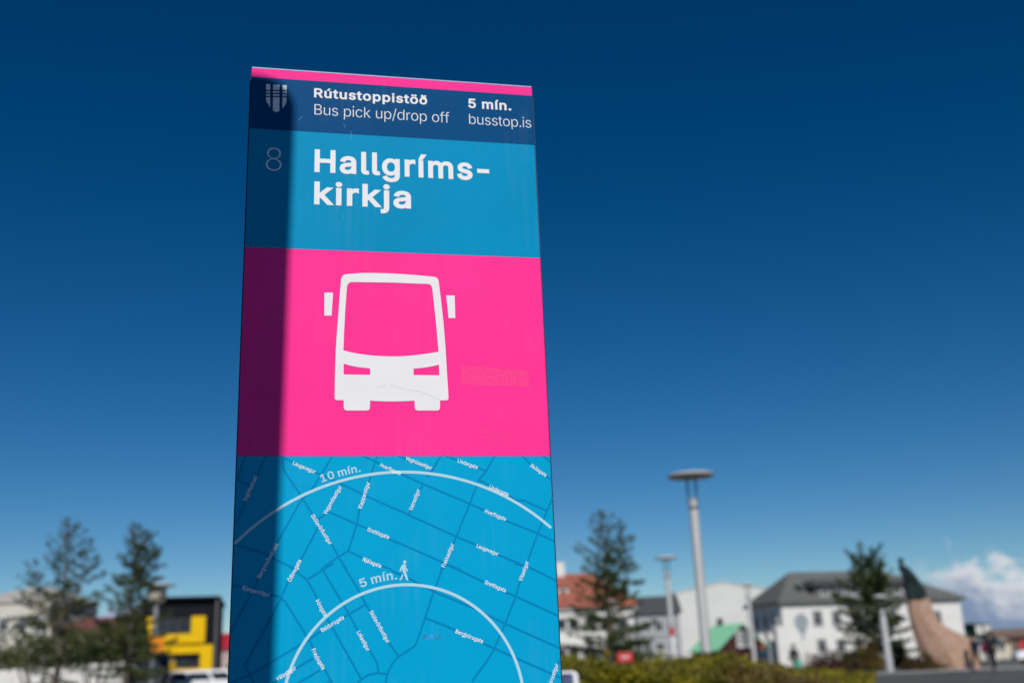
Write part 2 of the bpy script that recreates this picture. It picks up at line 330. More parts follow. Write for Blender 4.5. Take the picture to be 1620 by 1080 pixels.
# letter outlines: advance, then contours in 1/1000 em
GLYPHS = {
 '-': (453, "337,244 337,188 114,188 114,244"),
 '.': (188, "95,-4 83,-3 73,1 63,9 55,18 51,29 50,41 51,53 55,64 63,73 73,81 83,85 95,87 107,85 118,81 128,73 135,64 140,53 141,41 140,29 135,18 128,9 118,1 107,-3"),
 '/': (249, "235,533 71,-76 14,-76 178,533"),
 '0': (453, "227,-7 191,-3 158,7 130,24 105,48 85,77 69,113 57,155 50,202 48,254 50,306 57,353 69,395 85,431 106,461 130,484 159,502 191,512 227,516 262,512 295,502 323,484 348,461 368,431 384,395 396,353 403,306 405,254 403,202 396,155 384,113 368,77 348,48 323,24 295,7 263,-3;227,50 250,52 271,60 290,74 306,92 320,116 330,144 338,176 342,213 344,254 342,295 338,332 330,365 320,393 306,416 290,435 271,449 250,457 227,460 203,457 182,449 163,435 147,416 134,393 123,365 115,332 111,295 109,254 111,213 115,176 123,144 134,116 147,92 163,74 182,60 203,52"),
 '1': (453, "76,0 76,55 391,55 391,0;276,509 276,0 212,0 212,448 209,448 86,358 86,427 198,509"),
 '5': (453, "221,-7 192,-5 165,1 140,11 118,25 99,41 83,60 71,82 63,105 60,130 122,130 125,115 130,102 138,89 148,78 160,68 173,60 188,54 204,51 221,50 241,51 259,56 276,64 291,75 304,89 314,104 322,122 326,141 328,162 326,183 321,203 314,221 303,237 290,251 275,262 257,270 238,275 218,277 201,276 184,273 167,268 152,262 139,255 128,246 67,253 96,509 366,509 366,452 151,452 134,301 136,301 148,311 162,318 178,325 194,330 212,333 229,334 252,332 274,328 294,321 313,311 330,299 345,285 358,269 370,251 379,231 386,210 390,187 391,163 388,132 381,102 369,76 352,52 332,32 309,15 282,3 253,-4"),
 '8': (453, "226,-7 193,-5 163,1 136,11 111,25 91,42 74,62 62,84 54,109 52,135 53,156 58,176 65,195 75,212 87,228 101,241 117,252 134,260 153,265 153,267 129,276 109,289 93,308 80,330 73,354 70,380 73,405 79,429 90,450 106,469 124,485 146,498 170,508 197,514 226,516 255,514 282,508 306,498 328,485 346,469 361,450 373,429 379,405 382,380 379,354 372,330 359,308 343,289 323,276 300,267 300,265 319,260 335,252 351,241 365,228 377,212 387,195 395,176 399,156 401,135 398,109 391,84 378,62 362,42 341,25 317,11 289,1 259,-5;226,49 248,50 267,54 285,60 300,69 313,79 323,91 331,106 335,121 337,139 335,157 330,173 322,189 312,202 298,213 283,223 265,230 247,234 226,235 206,234 187,230 169,223 154,213 140,202 130,189 122,173 117,157 115,139 117,121 121,106 129,91 139,79 152,69 167,60 185,54 205,50;226,290 244,291 260,294 274,300 287,308 298,318 307,330 314,344 318,359 319,376 318,392 314,407 308,420 299,432 288,442 275,449 260,455 244,459 226,460 208,459 192,455 177,449 164,442 153,432 145,420 138,407 134,392 133,376 134,359 138,344 145,330 154,318 165,308 178,300 193,294 209,291"),
 'B': (456, "60,0 60,509 241,509 274,507 304,501 329,491 350,477 367,461 381,442 390,421 396,398 398,374 397,353 393,336 387,320 378,307 368,295 356,286 343,278 329,272 315,267 315,262 331,260 347,254 363,245 378,234 391,220 402,203 411,184 416,161 418,136 416,111 410,88 400,67 386,48 368,31 344,18 317,8 284,2 247,0;125,57 245,57 281,60 309,67 330,80 344,96 353,115 355,137 354,153 350,169 342,184 333,197 320,209 306,218 289,225 269,229 248,231 125,231;125,285 238,285 256,287 273,290 288,296 302,304 314,314 323,326 330,340 335,355 336,372 333,393 326,412 313,429 294,442 270,449 240,452 125,452"),
 'F': (410, "60,0 60,509 369,509 369,452 125,452 125,278 346,278 346,221 125,221 125,0"),
 'G': (520, "269,-7 225,-3 185,7 149,25 118,49 91,79 69,116 53,157 43,203 40,254 43,305 53,352 69,393 91,429 117,459 149,484 184,501 223,512 265,516 291,514 316,510 340,504 363,494 384,483 403,469 421,453 436,436 449,416 460,395 468,373 474,349 408,349 402,365 395,379 387,393 378,406 368,417 356,427 344,436 330,443 315,448 300,453 283,455 265,456 236,453 209,445 183,432 160,414 141,392 125,364 113,332 106,295 103,254 106,213 113,177 125,145 141,117 161,95 184,76 210,63 238,56 269,53 296,55 322,61 345,71 365,85 382,102 396,123 407,147 413,173 415,202 434,199 283,199 283,256 478,256 478,200 475,160 466,124 451,91 431,62 406,38 377,19 344,5 308,-4"),
 'H': (517, "60,0 60,509 125,509 125,289 392,289 392,509 457,509 457,0 392,0 392,232 125,232 125,0"),
 'I': (300, "31,0 31,57 118,57 118,452 31,452 31,509 269,509 269,452 183,452 183,57 269,57 269,0"),
 'K': (467, "104,145 104,216 116,231 128,246 139,261 151,275 162,289 174,303 187,317 199,331 212,344 364,509 448,509 231,276 228,276;60,0 60,509 125,509 125,334 124,225 125,193 125,0;372,0 188,259 228,309 449,0"),
 'L': (393, "60,0 60,509 125,509 125,57 361,57 361,0"),
 'N': (523, "60,0 60,509 136,509 343,183 349,174 355,163 363,151 371,137 379,122 388,107 396,90 405,73 414,55 405,54 403,72 402,90 401,108 400,126 399,142 399,157 399,171 399,184 399,195 399,509 463,509 463,0 387,0 202,290 194,303 186,317 177,331 168,346 159,363 148,381 136,402 123,425 108,452 119,454 120,429 121,406 122,384 123,363 124,345 124,328 125,313 125,301 125,291 125,0"),
 'R': (449, "60,0 60,509 236,509 273,506 305,500 333,489 356,473 376,455 390,433 401,408 407,381 409,352 407,323 401,296 390,271 376,250 356,232 333,217 305,206 273,200 236,198 96,198 96,255 234,255 258,256 280,260 298,267 313,276 325,287 334,300 340,316 344,333 345,352 344,371 340,389 334,405 325,419 313,430 298,440 279,446 258,451 233,452 125,452 125,0;353,0 230,229 303,229 428,0"),
 'S': (447, "224,-9 188,-7 156,-1 128,9 102,23 81,40 64,60 51,83 42,109 38,137 104,137 108,118 114,102 123,88 136,76 150,66 166,59 185,53 204,50 224,49 246,50 267,54 286,60 303,69 317,79 329,92 338,106 344,122 346,139 344,154 340,168 332,179 322,189 310,197 296,205 280,211 263,217 245,222 184,239 145,253 112,269 86,289 67,313 56,341 52,372 54,400 62,425 75,448 92,468 113,484 138,498 165,508 195,514 227,516 259,514 289,508 316,498 340,484 360,468 377,449 390,427 398,403 401,378 337,378 332,402 320,421 302,437 280,449 254,456 225,459 204,457 185,454 167,448 152,440 139,430 129,418 121,405 117,391 115,376 117,359 122,345 131,334 142,324 155,315 169,308 184,302 198,297 212,293 264,279 279,275 295,270 312,264 328,256 344,248 359,238 372,226 384,213 395,198 402,180 407,161 408,139 406,112 399,87 386,64 370,43 349,25 323,11 294,0 261,-7"),
 'V': (480, "204,0 16,509 84,509 192,206 199,187 207,164 215,137 225,106 236,71 248,31 235,31 247,71 257,107 267,138 276,165 283,187 290,206 395,509 463,509 278,0"),
 'a': (389, "160,-9 137,-7 115,-3 94,5 76,15 60,29 48,45 38,63 32,84 30,108 32,128 36,146 43,161 53,174 64,184 78,193 92,200 108,206 125,211 143,214 161,217 178,220 200,223 218,225 234,227 247,229 257,231 265,235 271,240 274,246 276,255 276,257 275,272 272,285 267,297 260,307 251,315 240,322 227,327 212,330 196,331 178,330 163,327 149,322 137,316 127,309 118,301 110,292 104,283 100,274 41,291 51,313 64,331 79,346 95,358 114,368 133,375 153,380 173,383 194,384 208,384 223,382 239,379 255,375 271,369 286,360 300,350 312,336 322,320 330,301 335,278 337,251 337,0 277,0 277,52 272,52 267,43 260,34 252,25 242,16 229,8 215,1 199,-4 181,-7;170,45 192,47 211,51 228,59 242,68 254,80 263,93 270,108 274,122 276,138 276,190 272,187 267,184 259,182 251,180 241,178 231,176 221,174 210,173 200,171 191,170 182,169 175,168 161,166 147,163 134,159 122,153 112,147 103,139 97,130 93,118 92,105 93,93 96,82 102,72 109,64 119,57 130,52 142,48 156,46"),
 'b': (424, "229,-8 208,-7 189,-3 172,4 159,12 147,21 138,31 130,41 123,50 118,59 112,59 112,0 53,0 53,509 114,509 114,319 118,319 123,327 130,336 137,346 147,355 158,364 171,373 188,379 207,383 229,384 259,382 287,374 313,361 335,342 354,320 370,293 381,261 388,227 390,189 388,151 381,116 370,84 355,57 336,34 313,16 288,3 260,-6;220,47 242,49 262,55 279,66 294,80 306,97 316,117 323,139 327,163 328,189 327,215 323,239 316,261 307,281 295,298 280,311 262,322 243,328 220,330 198,328 178,322 161,312 147,299 134,282 125,263 118,241 114,216 113,189 114,162 118,138 125,115 135,95 147,78 162,65 179,55 198,49"),
 'c': (396, "207,-8 174,-5 144,3 117,16 93,35 72,58 56,85 44,116 37,150 34,187 37,225 44,260 56,291 72,318 93,341 117,360 144,374 174,382 207,384 226,384 243,381 260,377 276,371 291,364 305,356 318,346 330,335 340,322 349,308 356,293 362,277 303,262 300,272 295,281 290,289 284,297 278,304 270,311 261,316 252,321 242,325 231,328 220,329 207,330 184,328 163,321 145,310 130,296 118,278 108,258 102,236 98,212 96,187 98,163 102,139 108,117 118,97 130,80 145,66 163,55 184,49 207,46 220,47 232,49 243,52 253,55 262,60 271,66 279,73 285,80 292,89 297,98 301,107 304,117 363,102 357,86 350,70 341,56 331,43 319,32 306,21 292,12 277,5 261,-1 244,-5 226,-7"),
 'd': (424, "195,-8 165,-6 137,3 111,16 89,34 70,57 55,84 43,116 36,151 34,189 36,227 43,261 55,293 70,320 89,342 112,361 137,374 165,382 196,384 218,383 237,379 253,373 267,364 278,355 287,346 295,336 301,327 306,319 311,319 311,509 372,509 372,0 313,0 313,59 307,59 301,50 295,41 287,31 277,21 266,12 252,4 236,-3 217,-7;205,47 226,49 246,55 263,65 278,78 290,95 299,115 306,138 310,162 312,189 310,216 306,241 300,263 290,282 278,299 263,312 246,322 227,328 205,330 182,328 162,322 145,311 130,298 118,281 108,261 102,239 98,215 96,189 98,163 102,139 109,117 118,97 130,80 145,66 162,55 182,49"),
 'e': (404, "212,-8 177,-5 145,3 117,16 92,35 72,58 56,85 44,116 37,150 34,187 36,224 44,258 55,290 71,317 91,340 115,359 142,373 172,382 205,384 226,383 246,380 266,374 285,366 303,355 319,341 334,324 347,305 357,282 365,256 370,227 371,194 371,169 75,169 75,221 338,221 310,202 308,226 304,248 298,269 288,286 277,301 263,314 246,323 227,328 205,330 183,328 164,323 146,313 131,301 119,286 109,270 102,251 97,231 96,211 96,178 98,151 102,127 110,106 121,88 135,73 151,61 169,53 190,48 212,46 227,47 241,49 254,53 265,58 276,65 285,73 294,82 300,93 306,105 365,91 358,72 348,55 335,39 320,26 302,14 283,4 261,-3 237,-7"),
 'f': (254, "228,379 228,327 6,327 6,379;81,0 81,432 82,452 87,470 96,486 107,499 120,510 135,519 152,525 169,529 187,530 201,530 212,529 222,527 231,525 238,523 243,521 227,468 224,470 220,471 215,472 209,473 202,474 195,474 178,472 164,468 154,460 147,449 143,435 142,419 142,0"),
 'g': (425, "207,-151 180,-149 156,-146 134,-140 114,-132 97,-122 82,-110 70,-97 59,-84 51,-69 101,-41 107,-49 114,-57 122,-66 131,-74 142,-82 154,-88 169,-93 187,-96 207,-97 236,-95 261,-87 282,-75 298,-58 308,-34 311,-6 311,68 306,68 301,60 294,51 287,41 277,32 266,23 252,16 236,10 217,6 195,5 165,7 138,14 113,27 90,43 71,65 55,90 43,120 36,154 34,191 36,229 43,263 55,293 71,320 90,342 112,361 138,374 166,382 196,384 218,383 237,379 253,373 267,365 279,356 288,346 296,336 302,327 308,319 313,319 313,379 372,379 372,-9 370,-40 363,-67 350,-90 334,-109 314,-124 291,-136 265,-144 237,-149;205,59 227,61 246,66 264,75 278,87 290,103 300,121 307,142 311,166 312,193 311,219 307,242 300,264 291,283 279,299 264,312 247,322 227,328 205,330 182,328 163,322 145,312 130,298 118,282 109,262 102,241 98,218 96,193 98,167 102,144 109,123 118,104 131,88 145,76 163,66 183,61"),
 'h': (410, "114,227 114,0 53,0 53,509 114,509 114,287 102,287 116,319 132,344 152,362 175,374 200,382 227,384 252,383 275,377 295,369 313,356 328,340 341,321 350,298 355,271 357,240 357,0 296,0 296,235 293,263 286,286 273,304 256,318 235,326 210,329 192,328 176,324 161,317 147,308 136,297 126,283 119,266 115,248"),
 'i': (167, "53,0 53,379 114,379 114,0;84,443 73,444 63,448 54,455 47,463 43,472 41,483 43,494 47,504 54,512 63,518 73,522 84,524 95,522 105,518 114,512 121,504 125,494 126,483 125,472 121,463 114,455 105,448 95,444"),
 'j': (167, "53,379 114,379 114,-30 112,-52 108,-72 102,-90 92,-106 80,-119 65,-129 47,-137 27,-141 4,-143 -10,-143 -10,-87 2,-87 18,-85 31,-80 40,-72 47,-61 51,-46 53,-29;83,443 72,444 62,448 53,455 47,463 42,472 41,483 42,494 47,504 53,512 62,518 72,522 83,524 95,522 105,518 114,512 120,504 125,494 126,483 125,472 120,463 114,455 105,448 95,444"),
 'k': (381, "110,137 110,212 121,212 284,379 360,379 184,199 177,199;53,0 53,509 114,509 114,0;294,0 148,186 191,229 372,0"),
 'l': (189, "139,-2 112,0 91,8 74,20 62,37 55,59 53,84 53,509 114,509 114,99 114,83 117,71 120,62 126,57 135,53 146,52 152,52 157,52 160,53 164,53 167,54 170,54 181,3 175,1 169,0 162,-1 154,-2 147,-2"),
 'm': (610, "53,0 53,379 112,379 112,295 108,295 114,314 122,331 132,346 144,358 158,368 172,376 187,382 203,385 219,386 245,383 268,375 287,361 303,342 314,320 321,295 312,295 318,312 326,329 337,343 350,356 364,366 381,375 398,381 417,385 437,386 458,385 478,380 497,372 514,361 529,346 541,328 550,307 555,283 557,255 557,0 496,0 496,254 493,279 485,298 473,313 456,323 438,329 419,330 402,329 387,326 374,320 363,312 353,302 345,290 340,277 336,263 335,247 335,0 274,0 274,260 272,280 265,297 253,311 238,322 220,328 199,330 185,329 171,326 158,320 145,312 135,302 126,289 119,274 115,257 114,238 114,0"),
 'n': (410, "114,227 114,0 53,0 53,379 112,379 112,287 102,287 116,319 132,344 152,362 175,374 200,382 227,384 252,383 275,377 295,369 313,356 328,340 341,321 350,298 355,271 357,240 357,0 296,0 296,235 293,263 286,286 273,304 256,318 235,326 210,329 192,328 176,324 161,317 147,308 136,297 126,283 119,266 115,248"),
 'o': (415, "207,-8 174,-5 144,3 117,16 93,35 72,58 56,85 44,116 37,150 34,187 37,225 44,260 56,291 72,318 93,341 117,360 144,374 174,382 207,384 241,382 271,374 299,360 323,341 343,318 359,291 371,260 379,225 381,187 379,150 371,116 359,85 343,58 323,35 299,16 271,3 241,-5;207,46 231,49 252,55 270,66 285,80 298,97 307,117 314,139 318,163 319,187 318,212 314,236 307,258 298,278 285,296 270,310 252,321 231,328 207,330 184,328 163,321 145,310 130,296 118,278 108,258 102,236 98,212 96,187 98,163 102,139 108,117 118,97 130,80 145,66 163,55 184,49"),
 'p': (424, "53,-143 53,379 112,379 112,319 118,319 123,327 130,336 137,346 147,355 158,364 171,373 188,379 207,383 229,384 259,382 287,374 313,361 335,342 354,320 370,293 381,261 388,227 390,189 388,151 381,116 370,84 355,57 336,34 313,16 288,3 260,-6 229,-8 208,-7 189,-3 173,4 159,12 147,21 138,31 130,41 124,50 118,59 114,59 114,-143;220,47 242,49 262,55 279,66 294,80 306,97 316,117 323,139 327,163 328,189 327,215 323,239 316,261 307,281 295,298 280,311 262,322 243,328 220,330 198,328 178,322 161,312 147,299 134,282 125,263 118,241 114,216 113,189 114,162 118,138 125,115 135,95 147,78 162,65 179,55 198,49"),
 'r': (259, "53,0 53,379 112,379 112,321 115,321 124,339 137,354 152,367 171,377 191,383 213,385 218,385 223,385 229,384 235,384 240,384 243,384 243,322 241,323 236,324 230,324 223,325 215,326 207,326 190,324 174,321 159,315 146,306 135,296 126,284 119,269 115,254 114,237 114,0"),
 's': (365, "182,-8 157,-7 133,-3 112,3 93,12 76,24 62,38 50,54 41,73 36,94 94,107 101,87 111,72 124,60 141,52 160,47 181,45 206,47 227,53 244,62 258,74 265,88 268,103 266,115 262,126 254,136 243,144 229,150 212,155 149,170 118,180 92,192 72,208 58,227 50,249 47,274 49,295 55,314 65,332 79,347 95,360 115,370 137,378 161,383 187,384 212,383 234,379 254,372 271,363 286,352 299,339 309,324 318,308 324,290 268,277 262,291 254,304 243,316 228,325 210,331 187,333 166,331 147,326 131,317 119,305 111,292 109,277 110,264 115,253 124,243 136,235 152,229 172,223 229,209 261,200 287,187 306,171 320,153 328,131 331,107 329,85 323,65 312,47 298,31 281,18 260,6 236,-2 210,-7"),
 't': (227, "204,379 204,327 6,327 6,379;65,471 126,471 126,98 127,83 130,70 136,61 144,55 156,51 170,50 175,50 180,50 185,51 191,52 197,53 202,54 213,2 207,0 200,-2 192,-3 184,-3 176,-4 168,-4 138,-1 113,7 92,21 77,41 68,64 65,93"),
 'u': (410, "182,-5 158,-3 135,2 115,11 97,23 82,39 69,59 60,82 54,109 53,139 53,379 114,379 114,144 116,117 124,94 137,75 154,61 175,53 200,50 218,51 234,55 249,62 263,71 274,83 283,97 290,113 295,132 296,153 296,379 357,379 357,0 298,0 298,92 307,92 294,60 277,35 257,17 234,5 209,-3"),
 'v': (389, "163,0 17,379 84,379 165,155 173,132 180,110 187,87 193,64 199,42 206,21 184,21 191,42 197,64 203,87 209,110 216,132 224,155 305,379 371,379 226,0"),
 'y': (389, "47,-139 61,-86 71,-87 83,-89 94,-90 104,-89 113,-86 122,-81 130,-74 138,-64 145,-51 151,-36 163,-1 17,379 84,379 165,155 173,132 180,109 187,87 193,64 199,42 206,21 184,21 190,42 196,64 202,87 209,110 216,132 224,155 305,379 371,379 204,-58 196,-77 187,-93 177,-107 165,-119 153,-128 139,-136 125,-141 109,-144 91,-145 82,-145 73,-144 65,-143 57,-142 52,-140"),
 'Ó': (533, "267,-7 225,-3 186,7 150,25 119,49 92,79 70,115 53,157 44,203 40,254 44,305 53,352 70,393 92,429 119,459 150,484 186,501 225,512 267,516 309,512 348,501 384,484 415,459 442,429 464,393 480,352 490,305 493,254 490,203 480,157 464,115 442,79 415,49 384,25 348,7 309,-3;267,53 296,55 324,63 349,76 372,94 392,116 408,144 420,176 428,213 430,254 428,295 420,332 408,365 392,392 372,415 349,433 324,446 296,453 267,456 237,453 210,445 184,433 161,415 142,392 125,364 113,332 106,295 103,254 106,213 113,176 125,144 142,117 161,94 184,76 210,63 237,55;240,558 288,659 356,659 290,558"),
 'Þ': (442, "56,509 121,509 121,0 56,0;87,405 218,404 253,402 283,395 310,384 333,369 352,352 367,331 378,308 385,284 387,258 385,231 378,207 367,184 352,163 333,145 310,131 283,120 253,113 218,111 87,111 87,167 218,167 240,168 260,172 277,178 292,186 304,196 313,208 320,223 324,239 326,256 324,274 320,290 313,305 304,317 292,328 277,336 260,343 240,346 218,348 87,348"),
 'á': (389, "160,-9 137,-7 115,-3 94,5 76,15 60,29 48,45 38,63 32,84 30,108 32,128 36,146 43,161 53,174 64,184 78,193 92,200 108,206 125,211 143,214 161,217 178,220 200,223 218,225 234,227 247,229 257,231 265,235 271,240 274,246 276,255 276,257 275,272 272,285 267,297 260,307 251,315 240,322 227,327 212,330 196,331 178,330 163,327 149,322 137,316 127,309 118,301 110,292 104,283 100,274 41,291 51,313 64,331 79,346 95,358 114,368 133,375 153,380 173,383 194,384 208,384 223,382 239,379 255,375 271,369 286,360 300,350 312,336 322,320 330,301 335,278 337,251 337,0 277,0 277,52 272,52 267,43 260,34 252,25 242,16 229,8 215,1 199,-4 181,-7;170,45 192,47 211,51 228,59 242,68 254,80 263,93 270,108 274,122 276,138 276,190 272,187 267,184 259,182 251,180 241,178 231,176 221,174 210,173 200,171 191,170 182,169 175,168 161,166 147,163 134,159 122,153 112,147 103,139 97,130 93,118 92,105 93,93 96,82 102,72 109,64 119,57 130,52 142,48 156,46;162,429 210,529 278,529 212,429"),
 'æ': (638, "161,-9 137,-7 115,-2 95,5 76,16 61,29 48,45 38,64 32,85 30,108 32,128 37,146 45,162 55,175 68,187 83,196 99,204 116,210 135,215 154,218 174,220 193,221 569,221 541,200 542,224 540,246 534,266 525,285 513,300 498,313 481,323 462,328 440,330 418,328 398,323 381,313 366,301 353,286 343,270 335,251 331,231 329,211 329,178 331,151 336,127 344,106 355,88 368,73 385,62 403,53 423,48 445,46 460,47 474,49 487,53 499,58 509,65 519,73 527,82 534,93 539,105 599,92 592,73 582,55 569,40 554,26 536,14 516,4 494,-3 471,-7 445,-8 419,-7 394,-2 371,6 351,16 333,29 317,45 305,62 295,81 288,102 298,291 307,309 318,326 330,341 345,353 361,364 378,373 397,379 418,383 440,384 461,383 481,380 501,374 519,366 537,355 554,341 568,324 581,305 591,282 599,256 603,227 605,194 605,169 194,169 176,169 159,166 143,162 129,157 116,150 106,141 98,131 93,119 92,105 94,87 102,72 114,61 130,52 149,47 170,46 192,47 211,52 228,59 242,69 254,80 263,93 270,108 274,122 275,138 275,257 274,271 271,285 266,297 259,307 251,315 240,322 227,327 212,330 196,331 178,330 163,327 149,322 137,316 127,309 118,301 110,292 104,283 100,274 41,291 51,313 64,331 79,346 95,358 114,368 133,375 153,380 173,383 194,384 211,384 227,381 245,377 262,371 278,363 293,351 306,337 316,318 324,296 312,70 306,70 301,60 294,49 286,40 276,30 265,22 252,15 239,8 225,2 210,-2 194,-6 178,-8"),
 'í': (167, "53,0 53,379 114,379 114,0;57,429 104,529 173,529 107,429"),
 'ð': (405, "329,483 123,384 107,421 312,521;202,-8 170,-6 140,2 113,15 90,33 70,55 55,80 43,109 36,141 34,175 36,209 43,241 55,270 70,295 88,317 110,334 134,347 159,355 187,357 205,356 222,353 237,348 251,340 263,332 273,323 282,313 290,304 296,294 301,294 293,315 281,338 268,361 251,385 231,409 207,432 179,455 147,477 111,497 136,540 164,525 192,507 220,486 247,462 272,437 296,408 317,377 335,344 350,308 361,270 368,230 370,187 368,148 361,113 349,82 334,55 314,33 291,15 264,2 235,-6;203,46 225,48 245,54 262,63 277,76 289,91 299,108 306,128 310,149 311,171 310,193 306,214 300,235 291,254 279,271 265,286 247,298 227,305 203,307 180,305 160,299 143,289 129,275 117,259 108,240 101,220 97,198 96,175 97,153 101,132 107,112 115,94 127,78 142,65 159,54 179,48"),
 'ó': (415, "207,-8 174,-5 144,3 117,16 93,35 72,58 56,85 44,116 37,150 34,187 37,225 44,260 56,291 72,318 93,341 117,360 144,374 174,382 207,384 241,382 271,374 299,360 323,341 343,318 359,291 371,260 379,225 381,187 379,150 371,116 359,85 343,58 323,35 299,16 271,3 241,-5;207,46 231,49 252,55 270,66 285,80 298,97 307,117 314,139 318,163 319,187 318,212 314,236 307,258 298,278 285,296 270,310 252,321 231,328 207,330 184,328 163,321 145,310 130,296 118,278 108,258 102,236 98,212 96,187 98,163 102,139 108,117 118,97 130,80 145,66 163,55 184,49;181,429 228,529 297,529 231,429"),
 'ö': (415, "207,-8 174,-5 144,3 117,16 93,35 72,58 56,85 44,116 37,150 34,187 37,225 44,260 56,291 72,318 93,341 117,360 144,374 174,382 207,384 241,382 271,374 299,360 323,341 343,318 359,291 371,260 379,225 381,187 379,150 371,116 359,85 343,58 323,35 299,16 271,3 241,-5;207,46 231,49 252,55 270,66 285,80 298,97 307,117 314,139 318,163 319,187 318,212 314,236 307,258 298,278 285,296 270,310 252,321 231,328 207,330 184,328 163,321 145,310 130,296 118,278 108,258 102,236 98,212 96,187 98,163 102,139 108,117 118,97 130,80 145,66 163,55 184,49;279,443 269,444 259,448 251,455 244,463 240,472 239,483 240,494 244,503 251,512 259,518 269,522 279,523 290,522 299,518 308,512 314,503 318,494 320,483 318,472 314,463 308,455 299,448 290,444;136,443 125,444 115,448 107,455 100,463 96,472 95,483 96,494 100,503 107,512 115,518 125,522 136,523 146,522 156,518 164,512 171,503 175,494 176,483 175,472 171,463 164,455 156,448 146,444"),
 'ú': (410, "182,-5 158,-3 135,2 115,11 97,23 82,39 69,59 60,82 54,109 53,139 53,379 114,379 114,144 116,117 124,94 137,75 154,61 175,53 200,50 218,51 234,55 249,62 263,71 274,83 283,97 290,113 295,132 296,153 296,379 357,379 357,0 298,0 298,92 307,92 294,60 277,35 257,17 234,5 209,-3;178,429 226,529 294,529 228,429"),
 'þ': (424, "229,-8 208,-7 189,-3 173,4 159,12 147,21 138,31 130,41 124,50 118,59 114,59 114,-143 53,-143 53,509 114,509 114,319 118,319 123,327 130,336 137,346 147,355 158,364 171,373 188,379 207,383 229,384 259,382 287,374 313,361 335,342 354,320 370,293 381,261 388,227 390,189 388,151 381,116 370,84 355,57 336,34 313,16 288,3 260,-6;220,47 242,49 262,55 279,66 294,80 306,97 316,117 323,139 327,163 328,189 327,215 323,239 316,261 307,281 295,298 280,311 262,322 243,328 220,330 198,328 178,322 161,312 147,299 134,282 125,263 118,241 114,216 113,189 114,162 118,138 125,115 135,95 147,78 162,65 179,55 198,49"),
}

CAP = 509.0
def offset_contour(p, d):
    out = []; n = len(p)
    for i in range(n):
        a, b, c = p[i-1], p[i], p[(i+1) % n]
        e1 = (b[0]-a[0], b[1]-a[1]); e2 = (c[0]-b[0], c[1]-b[1]); l1 = math.hypot(*e1) or 1; l2 = math.hypot(*e2) or 1
        n1 = (-e1[1]/l1, e1[0]/l1); n2 = (-e2[1]/l2, e2[0]/l2)
        k = max(0.35, 1 + n1[0]*n2[0] + n1[1]*n2[1])
        out.append((b[0] + d*(n1[0]+n2[0])/k, b[1] + d*(n1[1]+n2[1])/k))
    return out
def fill(contours, rule='odd'):
    """contours triangulated, kept where the winding says ink"""
    vs = []; es = []
    for c in contours:
        b = len(vs); n = len(c); vs += [Vector(p) for p in c]; es += [(b+i, b+(i+1) % n) for i in range(n)]
    v, _, f = delaunay_2d_cdt(vs, es, [], 0, 1e-9)[:3]
    v = np.array([tuple(p) for p in v]); keep = []
    segs = [(np.array(c), np.roll(np.array(c), -1, axis=0)) for c in contours]
    for t in f:
        q = v[list(t)].mean(0); w = 0
        for A, B in segs:
            up = (A[:, 1] <= q[1]) & (B[:, 1] > q[1]); dn = (A[:, 1] > q[1]) & (B[:, 1] <= q[1]); m = up | dn
            if not m.any(): continue
            a, b = A[m], B[m]; xi = a[:, 0]+(q[1]-a[:, 1])/(b[:, 1]-a[:, 1])*(b[:, 0]-a[:, 0])
            w += int((np.where(up[m], 1, -1)*(xi > q[0])).sum()) if rule == 'wind' else int((xi > q[0]).sum())
        if (w != 0 if rule == 'wind' else w % 2): keep.append(t)
    return v, keep
def printed(name, groups, m, parent, eps, rule='odd'):
    """flat print on the pylon's front; groups of contours in metres (along the front, up)"""
    if isinstance(groups[0][0], tuple): groups = [[c] for c in [groups[0]]] if len(groups) == 1 else [groups]
    V = []; F_ = []; S = 100.0
    for g in groups:
        v, f = fill([[(x*S, z*S) for x, z in c] for c in g], rule); b = len(V)
        V += [(x/S, -eps, z/S) for x, z in v]; F_ += [tuple(b+i for i in t) for t in f]
    me = bpy.data.meshes.new(name); me.from_pydata(V, [], F_)
    bm = bmesh.new(); bm.from_mesh(me)
    for f in bm.faces:
        f.normal_update()
        if f.normal.y > 0: f.normal_flip()
    bm.to_mesh(me); bm.free()
    return link(name, me, m, parent)
E_ROAD, E_RING, E_TEXT = 0.00015, 0.00056, 0.00062
def text(txt, p0, p1, cap, weight, m, parent, level=True, metres=False, label=None):
    """a line of lettering from baseline pixel p0 to p1 in the photo; cap height in photo pixels"""
    a = PF.uz(*p0); b = PF.uz(*p1)
    if level: zm = (a[1]+b[1])/2; a = (a[0], zm); b = (b[0], zm)
    L = math.hypot(b[0]-a[0], b[1]-a[1]); dx, dz = (b[0]-a[0])/L, (b[1]-a[1])/L
    h = cap if metres else PF.uz(p0[0], p0[1]-cap)[1] - PF.uz(*p0)[1]
    d = {'bold': 22, 'semi': 12, 'regular': 0, 'light': -9, 'thin': -14}[weight]
    x = 0; items = []
    for ch in txt:
        if ch == ' ': x += 190; continue
        if ch == '-': x -= 42
        adv, data = GLYPHS[ch]
        cs = [[tuple(map(int, q.split(','))) for q in c.split(' ')] for c in data.split(';')]
        items.append((x + d, [offset_contour(c, d) for c in cs])); x += adv + 2*d
    xs = [p[0]+ox for ox, cs in items for c in cs for p in c]; x0, x1 = min(xs), max(xs)
    sx = L/(x1-x0); sz = h/(CAP + 2*d)
    out = []
    for ox, cs in items:
        out.append([[(a[0] + dx*(p[0]+ox-x0)*sx - dz*(p[1]+d)*sz, a[1] + dz*(p[0]+ox-x0)*sx + dx*(p[1]+d)*sz) for p in c] for c in cs])
    o = printed('lettering', out, m, parent, E_TEXT, 'wind')
    if label: o['label'] = label
    return o
